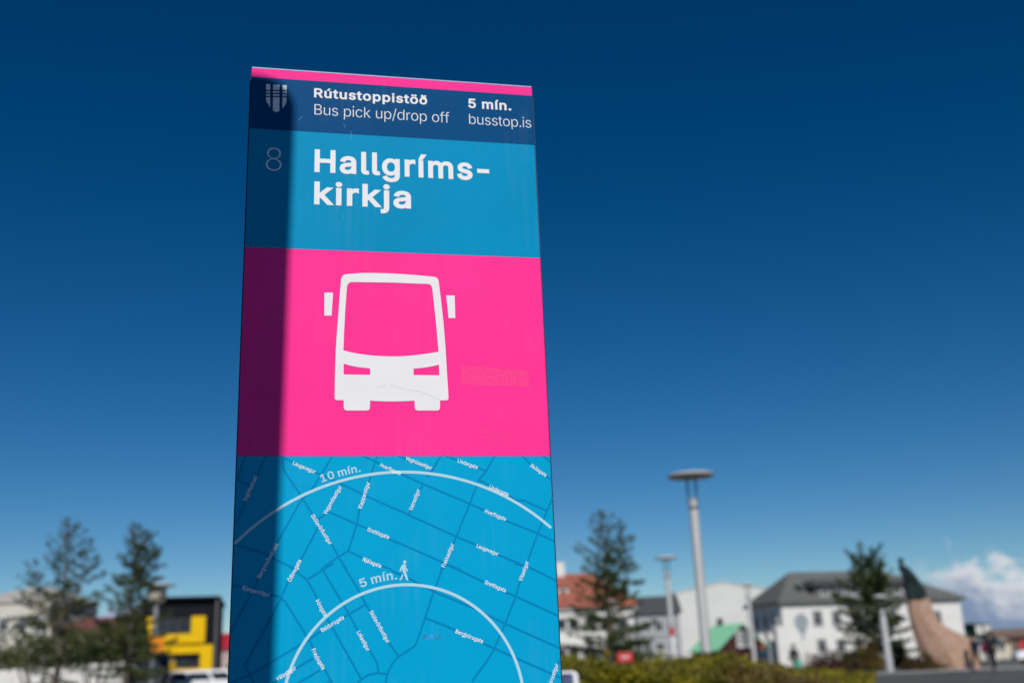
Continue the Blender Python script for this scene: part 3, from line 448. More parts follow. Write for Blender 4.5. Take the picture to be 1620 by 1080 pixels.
text('Rútustoppistöð', (496.8, 154.0), (675.8, 166.4), 14.6, 'bold', M_white, head_panel)
text('Bus pick up/drop off', (497.4, 181.8), (711, 194.2), 16.3, 'light', M_white, head_panel)
text('5 mín.', (740.9, 170.8), (808.9, 175.6), 14.8, 'bold', M_white, head_panel)
text('busstop.is', (742.4, 196.3), (840.4, 202.2), 15.6, 'light', M_white, head_panel)
text('8', (420.3, 269.2), (445.2, 270.4), 35.5, 'thin', M_grey, name_panel)
text('Hallgríms-', (497.4, 272.4), (774.3, 286.6), 36, 'bold', M_white, name_panel)
text('kirkja', (496.8, 323.4), (650.3, 330.4), 36.2, 'bold', M_white, name_panel)

# city shield
def uvs(pts, ox, oy, s): return [PF.uz(ox + x/s, oy + y/s) for x, y in pts]
S7 = (380, 95, 8.643)
for poly in ([(354, 330), (412, 334), (409, 655), (385, 612), (363, 572), (352, 535)],
             [(449, 337), (538, 343), (536, 702), (491, 718), (447, 694)],
             [(578, 346), (636, 350), (635, 560), (618, 615), (577, 664)]):
    printed('shield_stripe', [uvs(poly, *S7)], M_white, head_panel, E_TEXT)
for xa, xb in ((348, 416), (444, 542), (574, 640)):
    for k, yy in enumerate((414, 455, 497)):
        n = 4 if xb - xa > 80 else 3
        top_ = [(xa + (xb-xa)*i/(2*n-2), yy - (9 if i % 2 else -5)) for i in range(2*n-1)]
        poly = top_ + [(x, y+19) for x, y in top_[::-1]]
        printed('shield_wave', [uvs(poly, *S7)], M_head, head_panel, E_TEXT + 0.0001)

# bus symbol
S2 = (360, 390, 3.0566)
def arc3(p0, p1, p2, n=6):
    return [((1-t)**2*p0[0]+2*t*(1-t)*p1[0]+t*t*p2[0], (1-t)**2*p0[1]+2*t*(1-t)*p1[1]+t*t*p2[1]) for t in [i/n for i in range(n+1)]]
body = ([(518, 735)] + arc3((519, 650), (522, 500), (530, 400))[0:] + [(537, 310), (544, 215)] + arc3((549, 160), (551, 137), (575, 134)) +
        arc3((650, 128), (800, 126), (995, 146)) + arc3((1000, 147), (1018, 149), (1021, 172)) + [(1032, 260), (1043, 360), (1053, 480), (1060, 600), (1066, 690)] +
        arc3((1068, 730), (1068, 743), (1058, 743), 3) + [(1027, 743)] + arc3((1027, 776), (1027, 792), (1011, 792), 3) + arc3((921, 792), (905, 792), (905, 776), 3) +
        [(904, 744)] + arc3((880, 746), (795, 750), (712, 746)) + [(689, 744)] + arc3((688, 776), (688, 792), (672, 792), 3) + arc3((579, 792), (562, 792), (562, 776), 3) +
        [(562, 742)] + arc3((530, 742), (518, 742), (518, 730), 3))
window = (arc3((577, 196), (581, 172), (602, 172), 4) + [(780, 174), (965, 181)] + arc3((970, 181), (987, 183), (990, 204), 4) + [(1003, 320), (1012, 410), (1020, 508)] +
          arc3((1018, 509), (880, 533), (790, 531)) + arc3((790, 531), (660, 530), (560, 502))[1:] + [(563, 420), (568, 320)])
hl_l = arc3((561, 566), (620, 585), (689, 588)) + [(690, 620), (561, 618)]
hl_r = arc3((899, 590), (965, 586), (1022, 571)) + [(1024, 622), (899, 621)]
printed('bus_symbol', [uvs(c, *S2) for c in (body, window, hl_l, hl_r)], M_white, icon_panel, E_TEXT)
for c in ([(468, 223), (510, 223), (503, 334), (468, 334)], [(1057, 236), (1098, 237), (1101, 346), (1069, 346)]):
    printed('bus_mirror_symbol', [uvs(c, *S2)], M_white, icon_panel, E_TEXT)

# marks left by torn-off tape
def residue_mat(name, thr):
    m = bpy.data.materials.new(name); m.use_nodes = True; n, l = m.node_tree.nodes, m.node_tree.links
    p = n['Principled BSDF']; p.inputs['Base Color'].default_value = (0.95, 0.105, 0.33, 1); p.inputs['Roughness'].default_value = 0.7
    t = n.new('ShaderNodeTexCoord'); z = n.new('ShaderNodeTexNoise'); z.inputs['Scale'].default_value = 150; z.inputs['Detail'].default_value = 4
    l.new(t.outputs['Object'], z.inputs['Vector'])
    r = n.new('ShaderNodeMapRange'); r.inputs[1].default_value = thr; r.inputs[2].default_value = thr + 0.25; r.inputs[4].default_value = 0.38
    l.new(z.outputs['Fac'], r.inputs[0]); l.new(r.outputs[0], p.inputs['Alpha'])
    return m
printed('tape_residue', [uvs([(1130, 576), (1250, 583), (1452, 598), (1460, 677), (1300, 672), (1126, 664)], *S2)], residue_mat('tape_residue', 0.33), icon_panel, 0.0002)
printed('tape_residue', [uvs([(1215, 868), (1300, 880), (1395, 896), (1388, 968), (1290, 968), (1190, 950)], *S2)], residue_mat('faint_tape_residue', 0.50), icon_panel, 0.0002)
# hairline scratches across the white bus front
M_scr = mat('scratch', (0.45, 0.43, 0.46), 0.7)
def ribbon(pts, w):
    """(u, z) polyline to a mitred ribbon outline of width w"""
    out = []; back = []
    for i, p in enumerate(pts):
        ns = []
        for a, b in ((i-1, i), (i, i+1)):
            if a < 0 or b >= len(pts): continue
            e = (pts[b][0]-pts[a][0], pts[b][1]-pts[a][1]); L = math.hypot(*e) or 1; ns.append((-e[1]/L, e[0]/L))
        nx, nz_ = sum(q[0] for q in ns), sum(q[1] for q in ns)
        if len(ns) == 2:
            k = max(0.5, 1+ns[0][0]*ns[1][0]+ns[0][1]*ns[1][1]); nx, nz_ = nx/k, nz_/k
        out.append((p[0]+nx*w/2, p[1]+nz_*w/2)); back.append((p[0]-nx*w/2, p[1]-nz_*w/2))
    return out, back
def strip(name, pts, w, m, parent, eps):
    a, b = ribbon(pts, w); n = len(a)
    me = bpy.data.meshes.new(name)
    me.from_pydata([(x, -eps, z) for x, z in a+b], [], [(i, n+i, n+i+1, i+1) for i in range(n-1)])
    return link(name, me, m, parent)
for k, pts in enumerate(([(790, 668), (850, 690), (930, 700), (1010, 735), (1030, 745)], [(722, 682), (745, 676), (768, 674)])):
    strip('scratch', uvs(pts, *S2), 0.0006, M_scr, icon_panel, E_TEXT + 0.0001)
for k, pts in enumerate(([(820, 770), (835, 810), (865, 850), (880, 830)], [(60, 935), (130, 925), (200, 950), (300, 940), (330, 915)])):
    strip('scratch', uvs(pts, *S2), 0.0007, mat('pink_scratch', (0.80, 0.03, 0.22), 0.6), icon_panel, 0.0002)
S1 = (380, 95, 3.306)
for pts in ([(575, 372), (584, 392), (580, 415)], [(302, 318), (326, 296)], [(540, 335), (550, 355)], [(820, 890), (826, 897)]):
    strip('scratch', uvs(pts, *S1), 0.0008, mat('pale_scuff', (0.10, 0.24, 0.38), 0.6), head_panel if pts[0][1] < 600 else name_panel, 0.0003)

# the map: streets, walking-distance rings, lettering
A_, B_, C_, D_ = (360, 710, 5.685), (620, 710, 5.685), (350, 890, 5.685), (620, 890, 5.685)
T = 60
ROADS = [
 (A_, [(158, T), (100, 240), (82, 275)]), (A_, [(84, 275), (140, 300), (200, 326)]), (A_, [(342, T), (255, 265), (130, 545), (70, 680)]),
 (A_, [(495, 85), (497, 165), (520, 215), (640, 385), (675, 450), (760, 577), (935, 850), (1000, 970), (1075, 1085)]),
 (A_, [(470, T), (600, 125), (800, 213), (1000, 300), (1180, 390), (1540, 552)]),
 (A_, [(945, T), (850, 215), (780, 330), (650, 480), (560, 640), (430, 870), (320, 1085)]),
 (A_, [(1215, T), (1370, 130), (1540, 205)]), (A_, [(1345, T), (1290, 230), (1270, 300), (1185, 550), (1160, 680), (1085, 915), (990, 970), (840, 1080)]),
 (A_, [(1025, 315), (870, 590), (815, 630)]), (A_, [(905, 560), (1150, 668), (1260, 715), (1535, 845)]), (A_, [(815, 700), (650, 1010), (610, 1085)]),
 (A_, [(1085, 915), (1220, 980), (1480, 1085)]), (A_, [(62, 858), (330, 935), (420, 985), (600, 1070)]),
 (B_, [(60, T), (130, 90), (370, 185)]), (B_, [(440, T), (365, 185), (315, 252)]), (B_, [(490, T), (600, 105), (770, 165), (848, 198)]),
 (B_, [(925, T), (845, 200), (780, 280), (700, 490), (580, 785), (450, 1065), (440, 1080)]),
 (B_, [(785, 278), (870, 320), (1050, 415), (1130, 463), (1190, 460), (1400, 557)]), (B_, [(1175, T), (1240, 130), (1390, 240), (1442, 278)]), (B_, [(1355, T), (1432, 112)]),
 (B_, [(0, 185), (280, 312), (700, 490), (830, 548), (1020, 640), (1320, 760), (1467, 826)]), (B_, [(283, 315), (240, 390), (150, 592)]),
 (B_, [(0, 520), (150, 590), (580, 785), (760, 860), (960, 950), (1200, 1050), (1280, 1085)]), (B_, [(0, 815), (450, 1012), (620, 1085)]),
 (B_, [(1448, 440), (1390, 570), (1310, 760), (1220, 1010), (1190, 1085)]),
 (C_, [(600, 20), (640, 50), (770, 150), (850, 290), (940, 480), (1000, 580), (1262, 1045)]), (C_, [(690, 55), (600, 170), (540, 310), (410, 560), (208, 920), (260, 1010), (292, 1085)]),
 (C_, [(770, 150), (1010, 0)]), (C_, [(912, 58), (1150, 460), (1230, 610), (1340, 790), (1398, 890), (1410, 940), (1412, 985)]),
 (C_, [(1085, 0), (1240, 250), (1300, 370), (1510, 715), (1600, 845)]), (C_, [(1300, 370), (1110, 480), (910, 600), (790, 685), (400, 920), (250, 1005), (90, 1072)]),
 (C_, [(96, 196), (200, 217), (440, 285), (520, 300), (570, 340), (640, 450), (790, 690), (840, 780), (930, 950), (1000, 1085)]),
 (C_, [(425, 0), (340, 130), (262, 285), (85, 620)]), (C_, [(460, 1078), (680, 940), (830, 852)]), (C_, [(680, 1085), (890, 960)]), (C_, [(940, 1085), (1000, 1052)]),
 (C_, [(1215, 1085), (1260, 1042), (1320, 1003), (1412, 985), (1490, 998), (1478, 1085)]),
 (D_, [(500, 0), (450, 60), (370, 270), (300, 490), (212, 738), (48, 848), (0, 905), (-44, 1000)]), (D_, [(0, 70), (160, 140), (390, 260), (750, 410), (1010, 540), (1512, 762)]),
 (D_, [(490, 10), (830, 170), (1020, 260), (1120, 300), (1504, 472)]), (D_, [(1100, 0), (1240, 40), (1494, 156)]), (D_, [(1225, 0), (1150, 170), (1110, 310), (1010, 560), (920, 770), (860, 870), (720, 1062)]),
 (D_, [(298, 490), (570, 600), (820, 720), (930, 770), (1430, 990), (1524, 1034)]), (D_, [(1532, 860), (1430, 1085)]),
]
for k, (S, pts) in enumerate(ROADS):
    strip('map_street', [(min(max(u, 0.0012), PW-0.0012), z) for u, z in uvs(pts, *S)], 0.0043, M_road, map_panel, E_ROAD + 0.000009*k)
def fit_circle(pts):
    P = np.array(pts); A = np.c_[2*P, np.ones(len(P))]; s = np.linalg.lstsq(A, (P**2).sum(1), rcond=None)[0]
    return s[0], s[1], math.sqrt(s[2]+s[0]**2+s[1]**2)
r10 = uvs([(60, 855), (435, 552), (650, 425), (850, 343), (1000, 290), (1280, 233), (1535, 208)], *A_) + uvs([(350, 222), (600, 265), (760, 315), (1000, 420), (1200, 535), (1365, 650), (1465, 738)], *B_)
r5 = uvs([(580, 1080), (640, 915), (760, 692), (940, 480), (1100, 370), (1250, 285), (1400, 233), (1535, 205)], *C_) + uvs([(150, 195), (400, 230), (600, 310), (800, 432), (950, 585), (1080, 800), (1165, 1080)], *D_)
CIRC = []
for k, pts in enumerate((r10, r5)):
    cx, cz, rr = fit_circle(pts); CIRC.append((cx, cz, rr))
    arc = [(cx + rr*math.sin(t), cz + rr*math.cos(t)) for t in np.linspace(-math.pi, math.pi, 361)]
    arc = [p for p in arc if 0.0015 < p[0] < PW-0.0015 and p[1] > Z0 + 0.2]
    runs = []
    for p in arc:
        if runs and math.hypot(p[0]-runs[-1][-1][0], p[1]-runs[-1][-1][1]) < 0.03: runs[-1].append(p)
        else: runs.append([p])
    for r in runs: strip('distance_ring', r, 0.0064, M_ring, map_panel, E_RING)
def ctext(txt, S, p0, p1, cap, weight='semi', m=None, label=None):
    q0 = (S[0]+p0[0]/S[2], S[1]+p0[1]/S[2]); q1 = (S[0]+p1[0]/S[2], S[1]+p1[1]/S[2])
    return text(txt, q0, q1, cap, weight, m or M_street, map_panel, level=False, metres=True, label=label)
M_street = mat('street_name_print', (0.80, 0.86, 0.88), 0.5, spec=0.1)
H = 0.0084
for a in (('Laugavegur', A_, (583, 138), (783, 222)), ('Ingólfsstræti', A_, (170, 470), (272, 252)), ('Vegamótastígur', A_, (888, 590), (1030, 340)),
          ('Klapparstígur', A_, (1206, 536), (1282, 300)), ('Skólavörðustígur', A_, (748, 600), (915, 862)), ('Grettisgata', A_, (1254, 735), (1446, 808)),
          ('Njálsgata', A_, (1212, 1003), (1375, 1068)), ('Hverfisgata', A_, (1368, 155), (1550, 235)), ('Bergstaðastræti', C_, (352, 140), (515, -165)),
          ('Veghúsastígur', B_, (120, 95), (355, 188)), ('Lindargata', B_, (588, 118), (765, 180)), ('Skúlagata', B_, (1240, 155), (1378, 250)),
          ('Lindargata', B_, (872, 350), (1042, 425)), ('Hverfisgata', B_, (832, 570), (1018, 645)), ('Vatnsstígur', B_, (182, 556), (255, 368)),
          ('Laugavegur', B_, (758, 882), (952, 960)), ('Frakkastígur', B_, (476, 1066), (560, 855)), ('Vitastígur', D_, (1170, 166), (1232, -10)),
          ('Óðinsgata', C_, (626, 172), (722, -20)), ('Þórsgata', C_, (848, 342), (925, 482)), ('Baldursgata', C_, (908, 622), (1108, 500)),
          ('Lokastígur', C_, (1218, 622), (1310, 794)), ('Skólavörðustígur', C_, (1330, 440), (1490, 722)), ('Freyjugata', C_, (810, 782), (908, 960)),
          ('Válastígur', C_, (505, 1062), (678, 952)), ('Bjargarstígur', C_, (186, 236), (432, 305)), ('Grettisgata', D_, (830, 186), (1018, 264)),
          ('Bergþórugata', D_, (568, 628), (812, 722)), ('Barónsstígur', D_, (1418, 1150), (1500, 912))):
    ctext(a[0], a[1], a[2], a[3], H)
# the two walking times follow their rings
def arc_text(txt, S, p0, cap, circ, adv_px, weight='bold'):
    q = PF.uz(S[0]+p0[0]/S[2], S[1]+p0[1]/S[2]); cx, cz, rr = circ
    rad = math.hypot(q[0]-cx, q[1]-cz); a0 = math.atan2(q[0]-cx, q[1]-cz)
    q2 = PF.uz(S[0]+(p0[0]+adv_px)/S[2], S[1]+p0[1]/S[2]); L = q2[0]-q[0]
    d = 17; x = 0; items = []
    for ch in txt:
        if ch == ' ': x += 150; continue
        adv, data = GLYPHS[ch]
        items.append((x+d, [offset_contour([tuple(map(int, t.split(','))) for t in c.split(' ')], d) for c in data.split(';')])); x += adv+2*d
    k = L/x; sz = cap/(CAP+2*d); out = []
    for ox, cs in items:
        grp = []
        for c in cs:
            o2 = []
            for p in c:
                t = a0 + (p[0]+ox)*k/rad; r2 = rad + (p[1]+d)*sz; o2.append((cx + r2*math.sin(t), cz + r2*math.cos(t)))
            grp.append(o2)
        out.append(grp)
    printed('lettering', out, M_ring, map_panel, E_TEXT, 'wind')
arc_text('10 mín.', A_, (838, 305), 0.0175, CIRC[0], 382)
arc_text('5 mín.', C_, (1250, 228), 0.0185, CIRC[1], 350)
# walking figure by the inner ring
W_ = (560, 860, 10.125)
ringp = lambda cx, cy, r, n=14: [(cx+r*math.cos(2*math.pi*i/n), cy+r*math.sin(2*math.pi*i/n)) for i in range(n)]
printed('walking_figure', [uvs(c, *W_) for c in (ringp(812, 288, 26),
    [(782, 325), (805, 316), (828, 322), (832, 370), (826, 420), (832, 450), (868, 560), (868, 582), (842, 584), (832, 560), (792, 470), (776, 430), (768, 400), (757, 415), (752, 440), (732, 442), (733, 410), (752, 362)],
    [(838, 376), (862, 420), (860, 442), (842, 440), (832, 410)], [(768, 484), (792, 500), (775, 540), (748, 584), (726, 580), (728, 565), (752, 535)])], M_ring, map_panel, E_TEXT + 0.0001)
# a small dark place mark, too worn to read
printed('worn_label', [uvs([(30 + 262, 60 + 240 - 60), (575, 232), (578, 300), (270, 316)], 640, 980, 10.125)], mat('worn_label_print', (0.004, 0.27, 0.56), 0.5, var=0.35, scale=90), map_panel, 0.00012)

# ------------------------------------------------------------------ slab added unseen, just out of frame, to cast the shadow on the sign
SD = 2.0
edge_lo = np.array(PF.uz(430, 1080)); edge_hi = np.array(PF.uz(463, 200)); z_top = PF.uz(402, 124)[1]
def toward_sun(u, z):
    p = PYL + u*_pr + np.array([0, 0, z]); s = np.array(SUN) / math.cos(SUN_EL); return p + SD*s
q_hi = toward_sun(edge_hi[0] + 0.004, edge_hi[1]); q_lo = toward_sun(edge_lo[0] + 0.004, edge_lo[1]); q_top = toward_sun(0.02, z_top + 0.004)
slope = (edge_hi[0]-edge_lo[0])/(edge_hi[1]-edge_lo[1])
base_x = q_hi - np.array([math.cos(SUN_AZ), math.sin(SUN_AZ), 0])*slope*q_hi[2]
caster = empty('shadow_caster', 'tall slate slab with rounded top corners, added out of frame to shade the sign edge', 'shadow caster',
             (base_x[0], base_x[1], 0), SUN_AZ)
HT, WT, RC = float(q_top[2]), 0.62, 0.085
def rpoly(x0, x1, z0, z1, r):
    o = [(x0, z0), (x1, z0)]
    o += [(x1-r+r*math.cos(a), z1-r+r*math.sin(a)) for a in np.linspace(0, math.pi/2, 9)]
    o += [(x0+r+r*math.cos(a), z1-r+r*math.sin(a)) for a in np.linspace(math.pi/2, math.pi, 9)]
    return o
sh = lambda pts: [(x + slope*z, z) for x, z in pts]
MB().prism(sh(rpoly(-WT, 0, 0.04, HT, RC)), -0.09, 0.0).build('body', mat('slate_metal', (0.05, 0.055, 0.065), 0.5, 0.3, var=0.1), caster)
MB().prism(sh(rpoly(-WT+0.05, -0.05, 0.9, HT-0.12, 0.05)), -0.098, -0.0905).build('caster_panel', mat('caster_panel_grey', (0.45, 0.5, 0.52), 0.4, var=0.1, scale=3), caster)
MB().box(-WT-0.08, 0.1, -0.21, 0.12, 0, 0.04).build('base_plate', M_frame, caster, bevel=0.006)
# ------------------------------------------------------------------ buildings
G_glass = mat('dark_window_glass', (0.02, 0.026, 0.032), 0.08, spec=0.6)
G_frame = mat('white_frame', (0.62, 0.62, 0.60), 0.5)
mat('grey_white_frame', (0.34, 0.34, 0.33), 0.6)
G_dark = mat('dark_frame', (0.04, 0.042, 0.045), 0.5)
W_white = mat('white_render', (0.67, 0.655, 0.62), 0.85, var=0.05, scale=0.8, bump=0.15, bscale=12)
W_cream = mat('cream_render', (0.56, 0.53, 0.46), 0.85, var=0.06, scale=0.7, bump=0.15, bscale=12)
R_grey = mat('grey_slate_roof', (0.118, 0.119, 0.112), 0.75, var=0.18, scale=2.5, bump=0.3, bscale=9)
R_terra = mat('terracotta_roof', (0.33, 0.105, 0.07), 0.8, var=0.18, scale=2.0, bump=0.3, bscale=9)
R_trim = mat('grey_trim', (0.20, 0.20, 0.20), 0.7)
def window(parent, a0, a1, z0, z1, side='front', wall=0.0, frame=None, cols=2, rows=1, sill=True, glass=None):
    """a window on a wall: side front (wall at y = wall) or left / right (wall at x = wall)"""
    def bx(mb, p0, p1, o0, o1, q0, q1):
        if side == 'front': mb.box(p0, p1, wall-o1, wall-o0, q0, q1)
        elif side == 'left': mb.box(wall-o1, wall-o0, p0, p1, q0, q1)
        else: mb.box(wall+o0, wall+o1, p0, p1, q0, q1)
        return mb
    w = 0.09 if a1-a0 > 0.7 else 0.06
    f = MB(); bx(f, a0, a0+w, 0.003, 0.07, z0, z1); bx(f, a1-w, a1, 0.003, 0.07, z0, z1)
    bx(f, a0+w, a1-w, 0.003, 0.07, z0, z0+w); bx(f, a0+w, a1-w, 0.003, 0.07, z1-w, z1)
    for c in range(1, cols):
        x = a0+(a1-a0)*c/cols; bx(f, x-w*0.35, x+w*0.35, 0.014, 0.06, z0+w, z1-w)
    for r in range(1, rows):
        z = z0+(z1-z0)*(r if rows > 2 else 1.3)/rows; bx(f, a0+w, a1-w, 0.014, 0.055, z-w*0.3, z+w*0.3)
    fr = f.build('window', frame or G_frame, parent)
    bx(MB(), a0+w, a1-w, 0.004, 0.012, z0+w, z1-w).build('pane', glass or G_glass, fr)
    if sill: bx(MB(), a0-0.06, a1+0.06, 0.002, 0.12, z0-0.07, z0-0.002).build('sill', frame or G_frame, fr)
    return fr
def hip_roof(name, x0, x1, y0, y1, z0, zr, rx0, rx1, m, parent, over=0.4, fascia=0.22):
    x0 -= over; x1 += over; y0 -= over; y1 += over; ym = (y0+y1)/2; zb = z0-0.02
    e = [(x0,y0),(x1,y0),(x1,y1),(x0,y1)]
    vs = [(x,y,zb) for x,y in e] + [(x,y,zb+fascia) for x,y in e] + [(rx0,ym,zr),(rx1,ym,zr)]
    fs = [(0,3,2,1),(0,1,5,4),(1,2,6,5),(2,3,7,6),(3,0,4,7),(4,5,9,8),(6,7,8,9),(5,6,9),(7,4,8)]
    return MB().add(vs, fs).build(name, m, parent)
def gable_x(name, x0, x1, y0, y1, z0, zr, m, parent, over=0.3, th=0.14):
    """ridge along x, as two thick slopes"""
    ym = (y0+y1)/2; k = (zr-z0)/(ym-y0); zo = z0-k*over
    prof = [(y0-over, zo), (ym, zr), (y1+over, zo), (y1+over, zo-th), (ym, zr-th), (y0-over, zo-th)]
    return MB().loft([[(x, y, z) for y, z in prof] for x in (x0-over, x1+over)]).build(name, m, parent)
def gable_y(name, x0, x1, y0, y1, z0, xr, zr, m, parent, over=0.25, th=0.14):
    kl, kr = (zr-z0)/(xr-x0), (zr-z0)/(x1-xr)
    prof = [(x0-over, z0-kl*over), (xr, zr), (x1+over, z0-kr*over), (x1+over, z0-kr*over-th), (xr, zr-th), (x0-over, z0-kl*over-th)]
    return MB().loft([[(x, y, z) for x, z in prof] for y in (y0-over, y1+over)]).build(name, m, parent)
def front(px, Y, rz):
    P = ground(px, Y); return Front(P, rz), P

# --- large white house under a grey hipped roof
rz = R_(15); F, P = front(1245, 98, rz)
house = empty('white_house', 'large white two-storey house under a grey hipped roof, a grey balloon painted on its front', 'house', P, rz)
xr = F.uz(1526, 1000)[0]; ze = F.uz(1245, 954)[1]; D = 6.2
MB().box(0, xr, 0, D, 0, ze).build('wall', W_white, house)
zr = height(1268, 903, 98 + D/2)
rid0, rid1 = F.uz(1262, 920)[0] + 0.35, F.uz(1428, 910)[0]
rf = hip_roof('roof', 0, xr, 0, D, ze, zr, rid0 + 0.6, rid1, R_grey, house, over=0.45, fascia=0.2)
MB().box(-0.30, xr+0.30, -0.3, D+0.3, ze-0.14, ze-0.025).build('cornice', mat('cream_trim', (0.6, 0.57, 0.5), 0.7), house)
dx0, dx1 = F.uz(1290, 940)[0], F.uz(1442, 940)[0]
yd = 0.12
dz0, dz1 = ze + 0.24, F.uz(1310, 926)[1]
dorm = MB().box(dx0, dx1, yd, D/2, dz0, dz1).build('dormer', mat('dormer_boards', (0.11, 0.11, 0.11), 0.8), house)
MB().prism([(dx0-0.55, dz1+0.003), (dx1+0.4, dz1+0.003), (dx1+0.4, dz1+0.45), (dx0-0.1, dz1+0.55)], yd-0.5, D/2+0.2).build('dormer_roof', mat('dark_roof_edge', (0.06, 0.062, 0.066), 0.7), dorm)
for i in range(6):
    w0 = dx0+0.55+i*(dx1-dx0-0.9)/6; window(house, w0, w0+0.95, dz0+0.35, dz1-0.12, wall=yd, cols=2, sill=False)
su, sz = F.uz(1272, 931)
yy = 1.0; zz = ze+0.18+(zr-ze-0.18)*(yy+0.45)/(D/2+0.45)
sk = MB().box(-0.3, 0.3, -0.4, 0.4, 0.02, 0.1).build('skylight', G_glass, house); sk.location = (su, yy, zz); sk.rotation_euler = (math.atan2(zr-ze, D/2), 0, 0)
for px in (1293, 1323, 1352, 1381, 1412, 1482):
    u = F.uz(px, 975)[0]; za, zb = F.uz(px, 988)[1], F.uz(px, 965)[1]
    window(house, u-0.46, u+0.46, za, zb, cols=2, rows=2, frame=MATS['grey_white_frame'])
for px in (1300, 1330, 1358, 1388, 1418):
    u = F.uz(px, 1018)[0]; za, zb = F.uz(px, 1031)[1], F.uz(px, 1010)[1]
    window(house, u-0.46, u+0.46, za, zb, cols=2, rows=2, frame=MATS['grey_white_frame'])
for y in (0.95, 2.7, 4.5):
    window(house, y, y+0.9, ze-2.3, ze-0.75, side='left', wall=0.0, cols=1)
for y in (0.0, 1.9, 3.6, 5.5):
    MB().box(-0.55 if y else -0.7, -0.003, y, y+0.45, 0, ze-2.4 if y else ze-1.9).build('pilaster', W_white, house)
for y in (0.7, 2.5): window(house, y, y+0.9, 0.9, 2.5, side='left', wall=0.0, cols=1)
dr = MB().box(-0.08, -0.003, 4.3, 5.2, 0.05, 2.3).build('door', mat('grey_door', (0.16, 0.17, 0.19), 0.5), house)
MB().box(-0.14, -0.082, 4.4, 4.46, 1.0, 1.15).build('handle', G_dark, dr)
MB().box(dx1+1.2, dx1+1.8, D/2-0.9, D/2-0.3, zr-1.5, zr+0.0).build('chimney', R_trim, rf)
# balloon mural, flat paint on the wall
cu_, cz_ = F.uz(1268, 986)
prof = [(0.42*t, 0) for t in ()]
bl = []
for i in range(28):
    a = 2*math.pi*i/28; r = 0.68; x, z = r*math.sin(a), r*math.cos(a)
    if z < -0.1: x *= 1-0.55*((-z-0.1)/0.58)**1.3; z = -0.1+(z+0.1)*1.75
    bl.append((cu_+x, cz_+0.15+z*1.1))
MB().prism(bl, -0.006, -0.003).build('balloon_mural', mat('grey_mural_paint', (0.265, 0.32, 0.33), 0.8, var=0.25, scale=3), house)
MB().prism([(cu_-0.16, cz_-1.35), (cu_+0.16, cz_-1.35), (cu_+0.2, cz_-1.1), (cu_-0.2, cz_-1.1)], -0.006, -0.003).build('balloon_mural', MATS['grey_mural_paint'], house)

# --- tall windowless white gable behind the lamps
rz = R_(3); F, P = front(1077, 125, rz)
bigw = empty('white_hall', 'tall plain white hall with a very shallow gable and no windows', 'building', P, rz)
xr = F.uz(1222, 950)[0]; zl = F.uz(1077, 938)[1]; xm, zm = F.uz(1142, 921); zrr = F.uz(1222, 933)[1]
MB().prism([(0, 0), (xr, 0), (xr, zrr), (xm, zm), (0, zl)], 0, 16).build('wall', mat('smooth_white_wall', (0.60, 0.60, 0.57), 0.8, var=0.04, scale=0.4), bigw)
MB().loft([[(-0.1, y, zl+0.003), (xm, y, zm+0.003), (xr+0.1, y, zrr+0.003), (xr+0.1, y, zrr+0.15), (xm, y, zm+0.15), (-0.1, y, zl+0.15)] for y in (-0.1, 16.1)]).build('roof', mat('pale_metal_roof', (0.5, 0.5, 0.5), 0.5), bigw)

# --- grey house left of the hall
rz = R_(-2); F, P = front(1012, 112, rz)
greyh = empty('grey_house', 'low grey house with a dark roof between the spruce and the white hall', 'house', P, rz)
xr = F.uz(1075, 980)[0]; ze = F.uz(1040, 966)[1]; zr = height(1040, 942, 115)
MB().box(0, xr, 0, 7, 0, ze).build('wall', mat('grey_cladding', (0.30, 0.31, 0.33), 0.8, var=0.08), greyh)
gable_x('roof', 0, xr, 0, 7, ze, zr, mat('dark_grey_roof', (0.07, 0.072, 0.078), 0.7, var=0.15), greyh, over=0.3)
for px in (1022, 1042, 1062):
    u = F.uz(px, 990)[0]; window(greyh, u-0.5, u+0.5, F.uz(px, 1000)[1], F.uz(px, 980)[1])
    window(greyh, u-0.5, u+0.5, F.uz(px, 1030)[1], F.uz(px, 1014)[1])

# --- white house under the terracotta roof, right of the sign
rz = R_(4); F, P = front(800, 85, rz)
terra = empty('terracotta_house', 'white house with a terracotta red roof beside the right edge of the sign', 'house', P, rz)
xr = F.uz(1003, 980)[0]; ze = F.uz(900, 961)[1]; zr = height(900, 906, 89); D = 8.5
MB().box(0, xr, 0, D, 0, ze).build('wall', W_white, terra)
rf = hip_roof('roof', 0, xr, 0, D, ze, zr, 3.0, F.uz(935, 910)[0]+0.5, R_terra, terra, over=0.4, fascia=0.18)
MB().box(-0.25, xr+0.25, -0.25, D+0.25, ze-0.22, ze-0.022).build('cornice', W_white, terra)
for row in ((996, 977), (1046, 1024)):
    for px in (812, 838, 862, 888, 908, 934, 962, 986):
        u = F.uz(px, row[0])[0]; window(terra, u-0.44, u+0.44, F.uz(px, row[0])[1], F.uz(px, row[1])[1], cols=1, frame=MATS['grey_white_frame'])
u = F.uz(894, 940)[0]; zc = F.uz(894, 938)[1]
dm = MB().box(u-0.45, u+0.45, 1.4, 3.6, zc-0.5, zc+0.55).build('dormer', W_white, terra)
MB().box(u-0.6, u+0.6, 1.2, 3.8, zc+0.552, zc+0.68).build('dormer_roof', R_terra, dm)
window(terra, u-0.28, u+0.28, zc-0.3, zc+0.42, wall=1.4, cols=1, sill=False)
MB().box(4.6, 5.3, D/2-0.4, D/2+0.3, zr-0.6, zr+0.9).build('chimney', W_white, rf)

